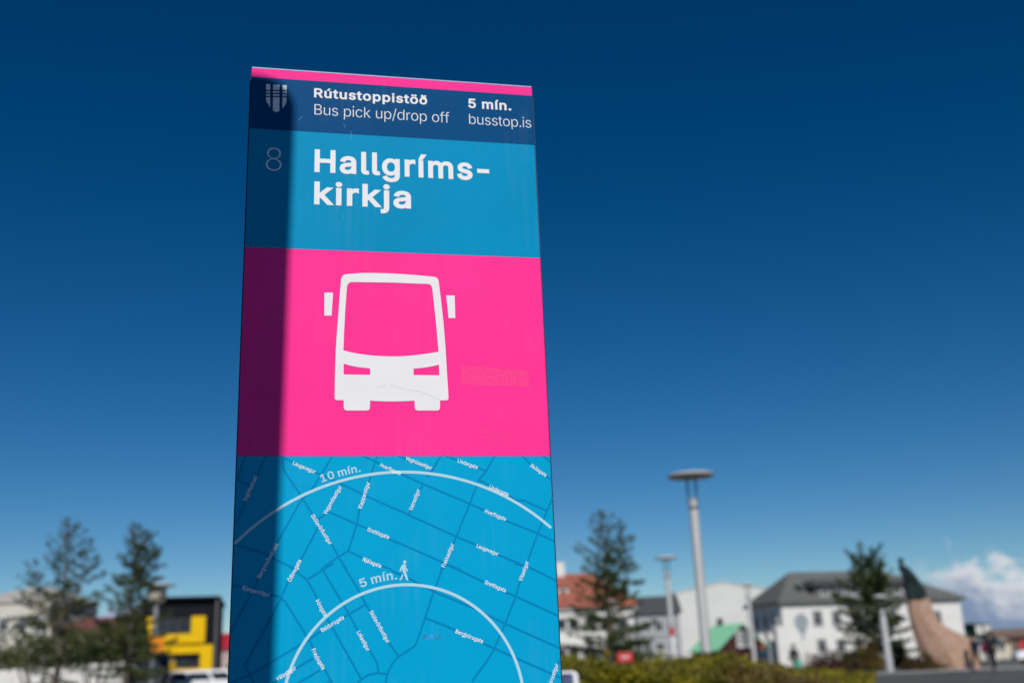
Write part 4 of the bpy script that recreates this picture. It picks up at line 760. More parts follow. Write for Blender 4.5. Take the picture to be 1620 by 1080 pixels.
# --- small dark red hut with the mint green roof
rz = R_(34); F, P = front(1137, 72, rz)
hut = empty('green_roofed_hut', 'small dark red hut with a mint green roof and one white window', 'hut', P, rz)
ze = F.uz(1137, 1025)[1]; xm, zm = F.uz(1172, 985); xr = 2*xm; L = 2.5
MB().prism([(0.1, 0), (xr-0.1, 0), (xr-0.1, ze), (xm, zm-0.12), (0.1, ze)], 0, L).build('wall', mat('ox_blood_boards', (0.055, 0.013, 0.016), 0.7, var=0.2, scale=6), hut)
gable_y('roof', 0, xr, 0, L, ze, xm, zm, mat('mint_metal_roof', (0.24, 0.58, 0.35), 0.6, var=0.06, spec=0.2), hut, over=0.12, th=0.09)
u0, z0 = F.uz(1166, 1022); u1, z1 = F.uz(1187, 997)
window(hut, u0, u1, z0, z1, cols=2, rows=3, glass=mat('pale_curtained_pane', (0.30, 0.30, 0.28), 0.2))
MB().box(xm-0.14, xm+0.14, 1.8, 2.08, zm-0.2, zm+0.42).build('chimney', G_dark, hut)

# --- black house with the yellow framed windows, left
rz = R_(13); F, P = front(218, 70, rz)
yel = empty('black_and_yellow_building', 'black flat-roofed building with bright yellow window surrounds', 'building', P, rz)
X = lambda px, py=1000: F.uz(px, py)[0]
Zp = lambda px, py: F.uz(px, py)[1]
xr = X(343); zt = Zp(343, 946)
M_yel = mat('yellow_panel', (0.74, 0.45, 0.004), 0.6, var=0.04, spec=0.1)
M_blk = mat('black_cladding', (0.008, 0.009, 0.013), 0.7, var=0.2, spec=0.1)
MB().box(0, xr, 0, 9, 0, zt).build('wall', M_blk, yel)
MB().box(-0.15, xr+0.15, -0.5, 9.15, zt+0.003, zt+0.14).build('roof', M_blk, yel)
MB().box(xr-0.09, xr, -0.34, -0.004, 0, zt-0.003).build('side_fin', mat('grey_fin', (0.16, 0.15, 0.15), 0.7), yel)
def surround(px0, px1, py0, py1, wl, wr, hb, ht, name='window_surround'):
    x0, x1, za, zb = X(px0), X(px1), Zp(px1, py1), Zp(px1, py0); k = 70/1692.0
    f = MB(); y0, y1 = -0.42, -0.004
    if wl: f.box(x0, x0+wl*k, y0, y1, za, zb)
    f.box(x1-wr*k, x1, y0, y1, za, zb); f.box(x0+wl*k, x1-wr*k, y0, y1, za, za+hb*k)
    if ht: f.box(x0+wl*k, x1-wr*k, y0, y1, zb-ht*k, zb)
    f.build(name, M_yel, yel)
    window(yel, x0+wl*k+0.05, x1-wr*k-0.05, za+hb*k+0.03, zb-max(ht, 2)*k-0.03, cols=3, frame=G_dark, sill=False)
surround(232, 325, 974, 1016, 11, 21, 14, 0)
surround(232, 338, 1019, 1064, 11, 18, 8, 12)

# --- distant houses beyond the black building
rz = R_(6); F, P = front(342, 105, rz)
pk = empty('red_roofed_house', 'pinkish house with a bright red roof, half hidden by the left edge of the sign', 'house', P, rz)
ze = F.uz(350, 1022)[1]; zr = height(350, 1001, 108)
MB().box(0, 9, 0, 7, 0, ze).build('wall', mat('pinkish_render', (0.42, 0.30, 0.28), 0.85, var=0.06), pk)
gable_x('roof', 0, 9, 0, 7, ze, zr, mat('red_metal_roof', (0.42, 0.02, 0.03), 0.55), pk)
for x in (0.8, 2.6, 4.6): window(pk, x, x+0.9, 1.2, 2.7)

rz = R_(-3); F, P = front(-60, 86, rz)
cr = empty('cream_house', 'tall cream house showing through the trees at the left edge', 'house', P, rz)
xr = X2 = F.uz(80, 1000)[0]; zt = F.uz(30, 952)[1]; zr = height(30, 930, 90)
MB().box(0, xr, 0, 8, 0, zt).build('wall', W_cream, cr)
hip_roof('roof', 0, xr, 0, 8, zt, zr, 2.4, xr-2.2, mat('pale_stone_roof', (0.44, 0.42, 0.38), 0.8, var=0.15, scale=1.5), cr, over=0.2, fascia=0.3)
for row in ((1000, 975), (1050, 1025)):
    for px in (-25, 5, 34, 62):
        u = F.uz(px, 1000)[0]; window(cr, u-0.45, u+0.45, F.uz(px, row[0])[1], F.uz(px, row[1])[1])

rz = R_(-5); F, P = front(84, 76, rz)
rr_ = empty('rust_roofed_house', 'low white house with a rust red roof behind the left trees', 'house', P, rz)
xr = F.uz(222, 1000)[0]; ze = F.uz(150, 998)[1]; zr = height(150, 976, 79)
MB().box(0, xr, 0, 7, 0, ze).build('wall', W_white, rr_)
gable_x('roof', 0, xr, 0, 7, ze, zr, mat('rust_roof', (0.15, 0.058, 0.048), 0.8, var=0.2), rr_)
for px in (105, 135, 165, 200):
    u = F.uz(px, 1030)[0]; window(rr_, u-0.5, u+0.5, F.uz(px, 1040)[1], F.uz(px, 1015)[1])
rz = R_(-5); F, P = front(140, 98, rz)
mr = empty('metal_roofed_shed', 'pale blue metal roof rising behind the rust red roof', 'shed', P, rz)
xr = F.uz(196, 1000)[0]; ze = F.uz(165, 980)[1]; zr = height(165, 963, 101)
MB().box(0, xr, 0, 7, 0, ze).build('wall', W_white, mr)
gable_x('roof', 0, xr, 0, 7, ze, zr, mat('pale_blue_metal', (0.42, 0.50, 0.62), 0.4), mr)
# garden wall across the left
F, P = front(-40, 52, R_(-2))
gw = empty('garden_wall', 'low white garden wall running behind the parked vehicles', 'wall', P, R_(-2))
xr = F.uz(214, 1050)[0]
MB().box(0, xr, 0, 0.25, 0, 2.0).build('wall', W_white, gw)
MB().box(-0.05, xr+0.05, -0.06, 0.31, 2.003, 2.09).build('coping', mat('coping_stone', (0.45, 0.44, 0.42), 0.8), gw)

# --- far right
rz = R_(8); F, P = front(1534, 125, rz)
dg = empty('dark_green_house', 'dark green gabled house right of the white house with two pale attic windows', 'house', P, rz)
x0 = 0; xr = F.uz(1574, 1000)[0]; ze = F.uz(1550, 1012)[1]; zr = height(1550, 984, 128)
M_dgr = mat('dark_green_cladding', (0.012, 0.04, 0.032), 0.6, var=0.15)
MB().box(0, xr, 0, 7, 0, ze).build('wall', W_cream, dg)
gable_x('roof', 0, xr, 0, 7, ze, zr, M_dgr, dg, over=0.35)
dz = F.uz(1556, 1004)[1]
dm = MB().box(F.uz(1545, 1000)[0], F.uz(1571, 1000)[0], 0.3, 3.4, dz, F.uz(1556, 986)[1]).build('dormer', M_dgr, dg)
for px in (1551, 1564):
    u = F.uz(px, 995)[0]; window(dg, u-0.38, u+0.38, dz+0.15, F.uz(1556, 988)[1], wall=0.3, glass=mat('bright_blind', (0.6, 0.58, 0.5), 0.6), sill=False)
for px in (1546, 1558, 1569):
    u = F.uz(px, 1030)[0]; window(dg, u-0.35, u+0.35, 0.9, 2.3)
rz = R_(10); F, P = front(1572, 140, rz)
bh = empty('brown_roofed_house', 'cream house with a brown roof at the right edge', 'house', P, rz)
xr = F.uz(1680, 1000)[0]; ze = F.uz(1590, 1012)[1]; zr = height(1590, 994, 143)
MB().box(0, xr, 0, 7, 0, ze).build('wall', mat('sand_render', (0.55, 0.50, 0.38), 0.85, var=0.05), bh)
gable_x('roof', 0, xr, 0, 7, ze, zr, mat('brown_roof', (0.17, 0.115, 0.085), 0.8, var=0.2), bh)
for k in range(5): window(bh, 0.7+k*1.9, 1.7+k*1.9, 0.9, 2.4)
rz = R_(-18); F, P = front(1604, 96, rz)
rk = empty('red_kiosk', 'small red and tan kiosk at the right edge', 'kiosk', P, rz)
zt = F.uz(1615, 1008)[1]
MB().box(0, 3.2, 0, 1.8, 0, zt).build('wall', mat('tan_boards', (0.36, 0.22, 0.15), 0.8, var=0.1), rk)
MB().box(-0.2, 3.4, -0.35, 2.0, zt+0.003, zt+0.16).build('roof', mat('dark_brown_roof', (0.08, 0.05, 0.04), 0.8), rk)
MB().box(0.55, 3.0, -0.05, -0.003, 0.9, zt-0.25).build('panel', mat('red_panel', (0.50, 0.02, 0.03), 0.5), rk)
MB().box(0.2, 0.45, -0.05, -0.003, 0.0, 2.0).build('door', G_dark, rk)

# ------------------------------------------------------------------ street lamps
M_pole = mat('pale_grey_steel', (0.40, 0.40, 0.395), 0.55, 0.1, var=0.05, scale=2)
M_disc = mat('grey_lamp_disc', (0.55, 0.55, 0.55), 0.5, 0.0)
M_rod = mat('lamp_rod', (0.10, 0.105, 0.11), 0.5, 0.5)
def lamp(px, py_top, Y, label, r=0.64, pr=0.125, sticker=False):
    P = ground(px, Y); h = height(px, py_top, Y)
    t = empty('street_lamp', label, 'street lamp', P, 0, 'street lamps with flat round heads')
    MB().lathe([(pr*1.9, 0), (pr*1.9, 0.04), (pr*1.25, 0.06), (pr*1.2, 0.9), (pr*1.05, 0.95), (pr, h-0.95), (pr*0.9, h-0.92), (pr*0.9, h-0.70)], 16).build('pole', M_pole, t, smooth=True)
    MB().lathe([(pr*1.02, h-0.98), (pr*1.02, h-0.90)], 16).build('collar', M_rod, t)
    for s in (-1, 1):
        MB().tube([(s*pr*0.85, 0, h-0.86), (s*pr*0.95, 0, h-0.1)], 0.028, 8).build('rod', M_rod, t)
    MB().lathe([(0.05, h-0.125), (r*0.55, h-0.115), (r*0.97, h-0.085), (r, h-0.05), (r*0.93, h-0.015), (r*0.5, h+0.035), (0.03, h+0.05)], 32).build('lamp_head', M_disc, t, smooth=True)
    MB().lathe([(0.10, h-0.165), (r*0.4, h-0.15), (r*0.4, h-0.122), (0.10, h-0.122)], 24).build('diffuser', mat('lamp_diffuser', (0.5, 0.5, 0.48), 0.4), t)
    if sticker:
        z = height(px+4, 1000, Y); MB().lathe([(pr*1.06, z-0.12), (pr*1.06, z+0.22)], 16).build('sticker', mat('red_sticker', (0.5, 0.03, 0.05), 0.5), t)
        MB().lathe([(pr*1.06, z-0.9), (pr*1.06, z-0.2)], 16).build('sticker', mat('white_sticker', (0.7, 0.7, 0.7), 0.5), t)
    return t
lamp(1119, 748, 29, 'tallest pale lamp post with a flat round head, in the middle right', r=0.64)
lamp(1067, 880, 52, 'medium lamp post with a red sticker on its pole, left of the tallest one', r=0.56, pr=0.12, sticker=True)
lamp(1194, 923, 72, 'thin lamp post in front of the left corner of the white house', r=0.42, pr=0.13)
lamp(1405, 941, 57, 'short stout lamp post in front of the tree and the white house', r=0.36, pr=0.16)
lamp(979, 948, 84, 'small far lamp post seen against the dark spruce right of the sign', r=0.5, pr=0.11)
# the lantern at the left has a glass drum under its hood
P = ground(240, 55); h = height(247, 922, 55)
t = empty('lantern_post', 'lamp post with a hood over a beige drum, before the black and yellow building', 'street lamp', P)
MB().lathe([(0.22, 0), (0.22, 0.05), (0.15, 0.08), (0.13, 1.0), (0.125, h-1.0)], 14).build('pole', mat('galvanised_post', (0.26, 0.27, 0.28), 0.55, 0.3), t, smooth=True)
MB().lathe([(0.30, h-0.99), (0.40, h-0.90), (0.50, h-0.2)], 20).build('drum', mat('beige_lantern_glass', (0.50, 0.45, 0.36), 0.35, var=0.05), t, smooth=True)
MB().lathe([(0.52, h-0.198), (0.88, h-0.16), (0.90, h-0.11), (0.6, h-0.03), (0.05, h)], 28).build('hood', M_disc, t, smooth=True)

# ------------------------------------------------------------------ small street things
P = ground(241, 50)
t = empty('orange_sign', 'orange traffic sign plate below the hooded lamp post', 'sign', P)
zc = height(241, 1022, 50)
MB().tube([(0, 0.05, 0), (0, 0.05, zc+0.3)], 0.035).build('post', M_rod, t)
MB().prism([(-0.42, zc-0.42), (0.36, zc-0.46), (0.44, zc-0.1), (0.40, zc+0.42), (-0.30, zc+0.40), (-0.45, zc+0.05)], -0.03, 0.01).build('plate', mat('orange_plate', (0.75, 0.25, 0.012), 0.5), t, bevel=0.01)
F, P = front(978, 37, 0)
t = empty('red_board', 'small red board with a pale band standing behind the shrubs', 'sign', P)
u1 = F.uz(1001, 1040)[0]; za, zb = F.uz(990, 1047)[1], F.uz(990, 1031)[1]
MB().box(0, u1, 0, 0.06, za, zb).build('plate', mat('red_board_paint', (0.55, 0.03, 0.035), 0.5), t, bevel=0.01)
MB().box(0.12, u1-0.12, -0.006, -0.002, za+(zb-za)*0.45, za+(zb-za)*0.62).build('pale_band', G_frame, t)
for x in (0.1, u1-0.1): MB().box(x-0.03, x+0.03, 0.062, 0.12, 0, zb-0.05).build('post', G_dark, t)
F, P = front(868, 13.0, R_(2))
t = empty('utility_cabinet', 'low white box with a bluish grey face at the foot of the sign, half hidden', 'cabinet', P, R_(2))
u1 = F.uz(915, 1070)[0]; zt = F.uz(900, 1061)[1]
MB().prism(rpoly(0, u1, 0.06, zt, 0.06), 0, 0.3).build('body', mat('white_enamel', (0.74, 0.74, 0.74), 0.35), t, bevel=0.01)
MB().prism(rpoly(0.03, u1-0.06, 0.2, zt-0.022, 0.03), -0.012, -0.003).build('face_plate', mat('blue_grey_plate', (0.075, 0.085, 0.17), 0.5, var=0.4, scale=9, spec=0.1), t)
MB().box(0.02, u1-0.02, 0.02, 0.28, 0, 0.058).build('foot', G_dark, t)

# ------------------------------------------------------------------ statue: a generic cloaked bronze figure on a prow of granite
Y = 62; F, P = front(1508, Y, 0)
st = empty('prow_monument', 'green bronze figure on a tall pinkish granite pedestal shaped like a ship prow', 'statue', P)
def sx_(px, py): return F.uz(px, py)[0]
def sz_(px, py): return F.uz(px, py)[1]
rows = [(1474, 1541, 1060), (1466, 1538, 1049), (1457, 1535, 1036), (1451, 1531, 1022), (1448, 1527, 1014), (1446, 1519, 1007), (1444, 1503, 1000), (1442, 1490, 992), (1439, 1479, 981), (1436, 1472, 966), (1433, 1466, 947)]
rings = []
for i, (a, b, y) in enumerate(rows):
    z = 0.0 if i == 0 else sz_((a+b)/2, y); xa, xb = sx_(a, y), sx_(b, y); w = 1.25-0.75*i/(len(rows)-1)
    m_ = xa+(xb-xa)*0.45
    rings.append([(xa, 0.0, z), (xa+(xb-xa)*0.12, -w*0.42, z), (m_, -w*0.85, z), (xb-0.08, -w, z), (xb, -w+0.1, z), (xb, w-0.1, z), (xb-0.08, w, z), (m_, w*0.85, z), (xa+(xb-xa)*0.12, w*0.42, z)])
M_gran = mat('pink_granite', (0.37, 0.235, 0.165), 0.75, var=0.16, scale=5, bump=0.35, bscale=18)
MB().loft(rings).build('pedestal', M_gran, st)
bp = [(-2.2, 1.8), (-1.6, 0), (-2.2, -1.8), (1.7, -1.8), (1.7, 1.8)]
zt = rings[-1][0][2] + 0.004; cx = (sx_(1433, 946)+sx_(1466, 946))/2
k = Y/1692.0
figr = [(0.0, 15, 0.55), (0.5, 14.5, 0.52), (1.1, 11.5, 0.45), (1.6, 9, 0.40), (1.95, 7.5, 0.34), (2.12, 5.5, 0.26), (2.22, 2.6, 0.12)]
H_ = sz_(1430, 879)-zt; offs = [1, 1, -3, -8, -13, -16, -18]
rg = []
for i, (z, wpx, d) in enumerate(figr):
    hh = H_*0.80*z/2.22; ox = cx+offs[i]*k*0.9
    rg.append([(ox+wpx*k*(1+0.12*math.cos(5*a))*math.cos(a), d*(1+0.12*math.cos(5*a+1))*math.sin(a), zt+hh) for a in np.linspace(0, 2*math.pi, 20, endpoint=False)])
M_brz = mat('green_bronze', (0.022, 0.040, 0.038), 0.5, 0.4, var=0.35, scale=3)
MB().loft(rg).build('cloaked_figure', M_brz, st, smooth=True)
hx = cx-17*k*0.9; hz = zt+H_*0.88
MB().lathe([(0.03, -0.20), (0.11, -0.15), (0.155, -0.02), (0.15, 0.09), (0.10, 0.18), (0.02, 0.21)], 14, (hx, 0, hz)).build('head', M_brz, st, smooth=True)
MB().tube([(hx+0.1, -0.2, zt+H_*0.70), (hx+0.28, -0.42, zt+H_*0.55), (hx+0.12, -0.58, zt+H_*0.50)], [0.11, 0.09, 0.07]).build('arm', M_brz, st, smooth=True)
MB().tube([(hx+0.12, -0.58, zt), (hx+0.12, -0.58, zt+H_*0.62)], 0.03).build('staff', M_brz, st)

# ------------------------------------------------------------------ vehicles
M_tyre = mat('tyre_rubber', (0.02, 0.02, 0.02), 0.9)
M_rim = mat('alloy_rim', (0.4, 0.4, 0.41), 0.35, 0.8)
def vehicle(label, cat, name, P, rz, L, Wd, H, belt, hood, paint, kind='car', group=None):
    """x runs forwards; the body is a lofted shell, the cabin a tapered frame with separate panes"""
    t = empty(name, label, cat, P, rz, group)
    h0 = 0.28; xs = L/2
    if kind == 'van':
        side = [(-xs, h0), (xs, h0), (xs, belt*0.72), (xs-0.12, belt*0.85), (xs-0.55, belt), (-xs+0.02, belt), (-xs, belt-0.1)]
        cab = [(-xs+0.04, -xs+0.10), (xs-0.60, xs-1.25)]
    else:
        side = [(-xs, h0+0.05), (-xs+0.1, h0), (xs-0.1, h0), (xs, h0+0.08), (xs-0.02, hood*0.86), (xs-0.35, hood), (xs-hood-0.15, belt), (-xs+0.25, belt), (-xs+0.02, belt-0.12)]
        cab = [(-xs+0.3, -xs+0.75), (xs-hood-0.2, xs-hood-0.95)]
    MB().prism(side, -Wd/2, Wd/2).build('body', paint, t, bevel=0.07, seg=3)
    (bx0, tx0), (bx1, tx1) = cab; wi = Wd/2-0.04; wt = Wd/2-(0.12 if kind == 'van' else 0.24)
    base = [(bx0, -wi, belt-0.02), (bx1, -wi, belt-0.02), (bx1, wi, belt-0.02), (bx0, wi, belt-0.02)]
    topz = H-0.09
    topr = [(tx0, -wt, topz), (tx1, -wt, topz), (tx1, wt, topz), (tx0, wt, topz)]
    MB().loft([base, topr]).build('cabin', paint, t, bevel=0.03)
    MB().loft([[(x*1.005, y*1.01, topz+0.002) for x, y, _ in topr], [(x*0.985, y*0.93, H) for x, y, _ in topr]]).build('roof', paint, t, bevel=0.02)
    def pane(p, q, n, a0, a1, b0, b1):
        """glass on the cabin side p-q (base corners), n = outward"""
        P0, P1, T0, T1 = (Vector(v) for v in (base[p], base[q], topr[p], topr[q])); N = Vector(n)*0.012
        f = lambda a, b: (P0*(1-a)+P1*a)*(1-b)+(T0*(1-a)+T1*a)*b
        c = [f(a0, b0), f(a1, b0), f(a1, b1), f(a0, b1)]
        MB().loft([[v+N*0.2 for v in c], [v+N for v in c]]).build('window', G_glass, t)
    for (p, q, n) in ((0, 1, (0, -1, 0.1)), (2, 3, (0, 1, 0.1))):
        for a0, a1 in ((0.05, 0.34), (0.38, 0.66), (0.70, 0.95)): pane(p, q, n, a0, a1, 0.12, 0.88)
    pane(1, 2, (1, 0, 0.5), 0.06, 0.94, 0.10, 0.92); pane(3, 0, (-1, 0, 0.3), 0.08, 0.92, 0.14, 0.86)
    for x in (-xs+0.85, xs-0.9):
        for s in (-1, 1):
            w = MB().loft([[(x+r*math.cos(a), s*(Wd/2-0.16)+y, 0.33+r*math.sin(a)) for a in np.linspace(0, 2*math.pi, 20, endpoint=False)] for r, y in ((0.29, -s*0.02), (0.33, 0.0), (0.33, s*0.15), (0.29, s*0.18))]).build('wheel', M_tyre, t)
            MB().loft([[(x+0.20*math.cos(a), s*(Wd/2+0.022)+y, 0.33+0.20*math.sin(a)) for a in np.linspace(0, 2*math.pi, 14, endpoint=False)] for y in (0, s*0.01)]).build('rim', M_rim, w)
    for s in (-1, 1):
        MB().box(xs-0.06, xs+0.015, s*(Wd/2-0.12), s*(Wd/2-0.45), hood*0.62, hood*0.78).build('headlight', mat('headlight_glass', (0.7, 0.7, 0.68), 0.1), t)
        MB().box(-xs-0.015, -xs+0.05, s*(Wd/2-0.06), s*(Wd/2-0.25), belt*0.62, belt*0.86).build('tail_light', mat('tail_light_red', (0.4, 0.01, 0.01), 0.2), t)
        MB().box(bx1-0.25, bx1-0.1, s*(Wd/2+0.003), s*(Wd/2+0.17), belt+0.02, belt+0.17).build('mirror', G_dark, t, bevel=0.02)
        MB().box(0.1, 0.28, s*(Wd/2+0.002), s*(Wd/2+0.03), belt-0.16, belt-0.12).build('door_handle', G_dark, t)
    MB().box(xs-0.02, xs+0.02, -0.5, 0.5, h0+0.02, h0+0.2).build('grille', G_dark, t)
    return t
M_carw = mat('white_car_paint', (0.78, 0.78, 0.78), 0.25, spec=0.6)
M_card = mat('dark_grey_car_paint', (0.035, 0.038, 0.042), 0.3, spec=0.6)
p = ground(322, 62); vehicle('white minibus seen side-on beside the left foot of the sign', 'van', 'parked_van', (p[0]+0.35, 62, 0), 0.0, 4.9, 1.9, height(300, 1060, 62), 1.02, 0.9, M_carw, 'van', 'parked vehicles on the left')
p = ground(243, 60); vehicle('dark grey van facing the camera in front of the black and yellow building', 'van', 'parked_van', p, R_(-78), 4.9, 1.95, height(243, 1040, 60), 1.3, 1.1, M_card, 'van', 'parked vehicles on the left')
p = ground(183, 58); vehicle('white car left of the dark van, only its roof in view', 'car', 'parked_car', p, R_(-60), 4.2, 1.76, height(183, 1071, 58), 0.9, 0.82, M_carw, 'car', 'parked vehicles on the left')
p = ground(1613, 78); vehicle('white car at the far right edge of the square', 'car', 'parked_car', (p[0]+1.75, 78, 0), R_(170), 4.2, 1.76, 1.45, 0.9, 0.82, M_carw, 'car')

# ------------------------------------------------------------------ people
M_skin = mat('skin', (0.50, 0.30, 0.22), 0.6)
def skinned(name, nodes, edges, m, parent, sub=1):
    me = bpy.data.meshes.new('tmp'); me.from_pydata([n[:3] for n in nodes], edges, [])
    o = bpy.data.objects.new('tmp', me); COL.objects.link(o)
    o.modifiers.new('skin', 'SKIN'); sub_ = o.modifiers.new('sub', 'SUBSURF'); sub_.levels = sub; sub_.render_levels = sub
    d = me.skin_vertices[0].data
    for i, n in enumerate(nodes):
        r = n[3]; d[i].radius = r if isinstance(r, tuple) else (r, r); d[i].use_root = (i == 0)
    dg = bpy.context.evaluated_depsgraph_get(); e = bpy.data.meshes.new_from_object(o.evaluated_get(dg)); e.name = name
    bpy.data.objects.remove(o); bpy.data.meshes.remove(me)
    e.polygons.foreach_set('use_smooth', [True]*len(e.polygons)); e.materials.clear(); e.materials.append(m)
    return link(name, e, None, parent)
def person(label, P, rz, H, jacket, trousers, hair, stride=0.22, extra=None):
    t = empty('person', label, 'person', P, rz, 'people crossing the square')
    s = H/1.75; q = stride
    J = dict(pel=(0, 0, .95), waist=(0, 0, 1.08), chest=(0, -.01, 1.28), neck=(0, 0, 1.48), nk2=(0, -.01, 1.55), head=(0, -.015, 1.66), crown=(0, -.01, 1.72))
    def sc(n): return [(x*s, y*s, z*s, tuple(a*s for a in r) if isinstance(r, tuple) else r*s) for x, y, z, r in n]
    legs = []
    for sd_, f in ((-1, q), (1, -q)):
        legs.append([(sd_*.10, 0, .90, .07), (sd_*.105, -f*.5-.02, .50, .05), (sd_*.11, -f*.9+.03, .10, .045), (sd_*.11, -f*.9-.11, .035, .04)])
    arms = []
    for sd_, f in ((-1, -q), (1, q)):
        arms.append([(sd_*.20, 0, 1.42, .06), (sd_*.26, -f*.3+.03, 1.14, .045), (sd_*.25, -f*.8-.05, .90, .036), (sd_*.25, -f*.85-.08, .80, .035)])
    body = [(0, 0, .95, .08), (0, 0, 1.12, .08), (0, 0, 1.36, .085), (0, 0, 1.50, .055), (0, -.015, 1.575, .075), (0, -.02, 1.66, .092), (0, -.01, 1.715, .07)]
    E = [(0, 1), (1, 2), (2, 3), (3, 4), (4, 5), (5, 6)]; n = list(body)
    for lg in legs:
        b = len(n); n += lg; E += [(0, b), (b, b+1), (b+1, b+2), (b+2, b+3)]
    for ar in arms:
        b = len(n); n += ar; E += [(2, b), (b, b+1), (b+1, b+2), (b+2, b+3)]
    skinned('body', sc(n), E, M_skin, t)
    jn = [(0, 0, .90, (.17, .13)), (0, 0, 1.2, (.17, .13)), (0, 0, 1.37, (.18, .13)), (0, 0, 1.475, .08)]; E = [(0, 1), (1, 2), (2, 3)]
    grow = lambda p, d: p[:3] + (p[3]+d,)
    for ar in arms:
        b = len(jn); jn += [grow(a, .022) for a in ar[:3]]; E += [(2, b), (b, b+1), (b+1, b+2)]
    skinned('jacket', sc(jn), E, jacket, t)
    tn = [(0, 0, .98, (.165, .125))]; E = []
    for lg in legs:
        b = len(tn); tn += [grow(a, .034) for a in lg[:3]]; E += [(0, b), (b, b+1), (b+1, b+2)]
    skinned('trousers', sc(tn), E, trousers, t)
    skinned('hair', sc([(0, .02, 1.68, .092), (0, .012, 1.735, .07), (0, .035, 1.62, .06)]), [(0, 1), (0, 2)], hair, t)
    for lg in legs:
        a, b = lg[2], lg[3]
        skinned('shoe', sc([(a[0], a[1]+.02, .045, .05), (b[0], b[1]-.02, .04, .045)]), [(0, 1)], G_dark, t, 1)
    return t
c_blk = mat('black_cloth', (0.012, 0.012, 0.016), 0.9); c_navy = mat('navy_cloth', (0.012, 0.02, 0.045), 0.9); c_teal = mat('dark_teal_cloth', (0.008, 0.05, 0.075), 0.9)
c_gry = mat('grey_cloth', (0.08, 0.08, 0.085), 0.9); h_dk = mat('dark_hair', (0.02, 0.013, 0.01), 0.7); h_or = mat('orange_hat_wool', (0.55, 0.12, 0.03), 0.9); c_mag = mat('magenta_cloth', (0.30, 0.01, 0.08), 0.9)
person('person all in black standing in front of the dark green house', ground(1569, 54), R_(195), 1.80, c_blk, c_blk, h_dk, 0.10)
person('person in dark clothes at the right corner of the granite pedestal', ground(1543, 60), R_(-60), 1.72, c_navy, c_blk, h_dk, 0.24)
person('person in a teal jacket and an orange hat below the white house', ground(1209, 66), R_(160), 1.78, c_teal, c_gry, h_or, 0.2)
pp = person('person in dark clothes carrying a green bag beside the white house corner', ground(1257, 64), R_(200), 1.70, c_blk, c_gry, h_dk, 0.2)
person('person in a magenta top behind the black-clad one', ground(1560, 72), R_(30), 1.66, c_mag, c_gry, h_dk, 0.2)
g = ground(1260, 63.5)
bag = MB().prism([(-0.2, 0.0), (0.2, 0.0), (0.17, 0.40), (-0.17, 0.40)], -0.08, 0.08).build('bag', mat('green_bag_cloth', (0.06, 0.33, 0.22), 0.8), None, bevel=0.03)
bag.location = (g[0]+0.05, 63.35, 0.42); tag(bag, 'green bag carried by the person at the white house corner', 'bag')
hd = MB().tube([(-0.09, 0, 0.39), (-0.06, 0, 0.47), (0.06, 0, 0.47), (0.09, 0, 0.39)], 0.012, 6).build('handle', c_blk, bag)

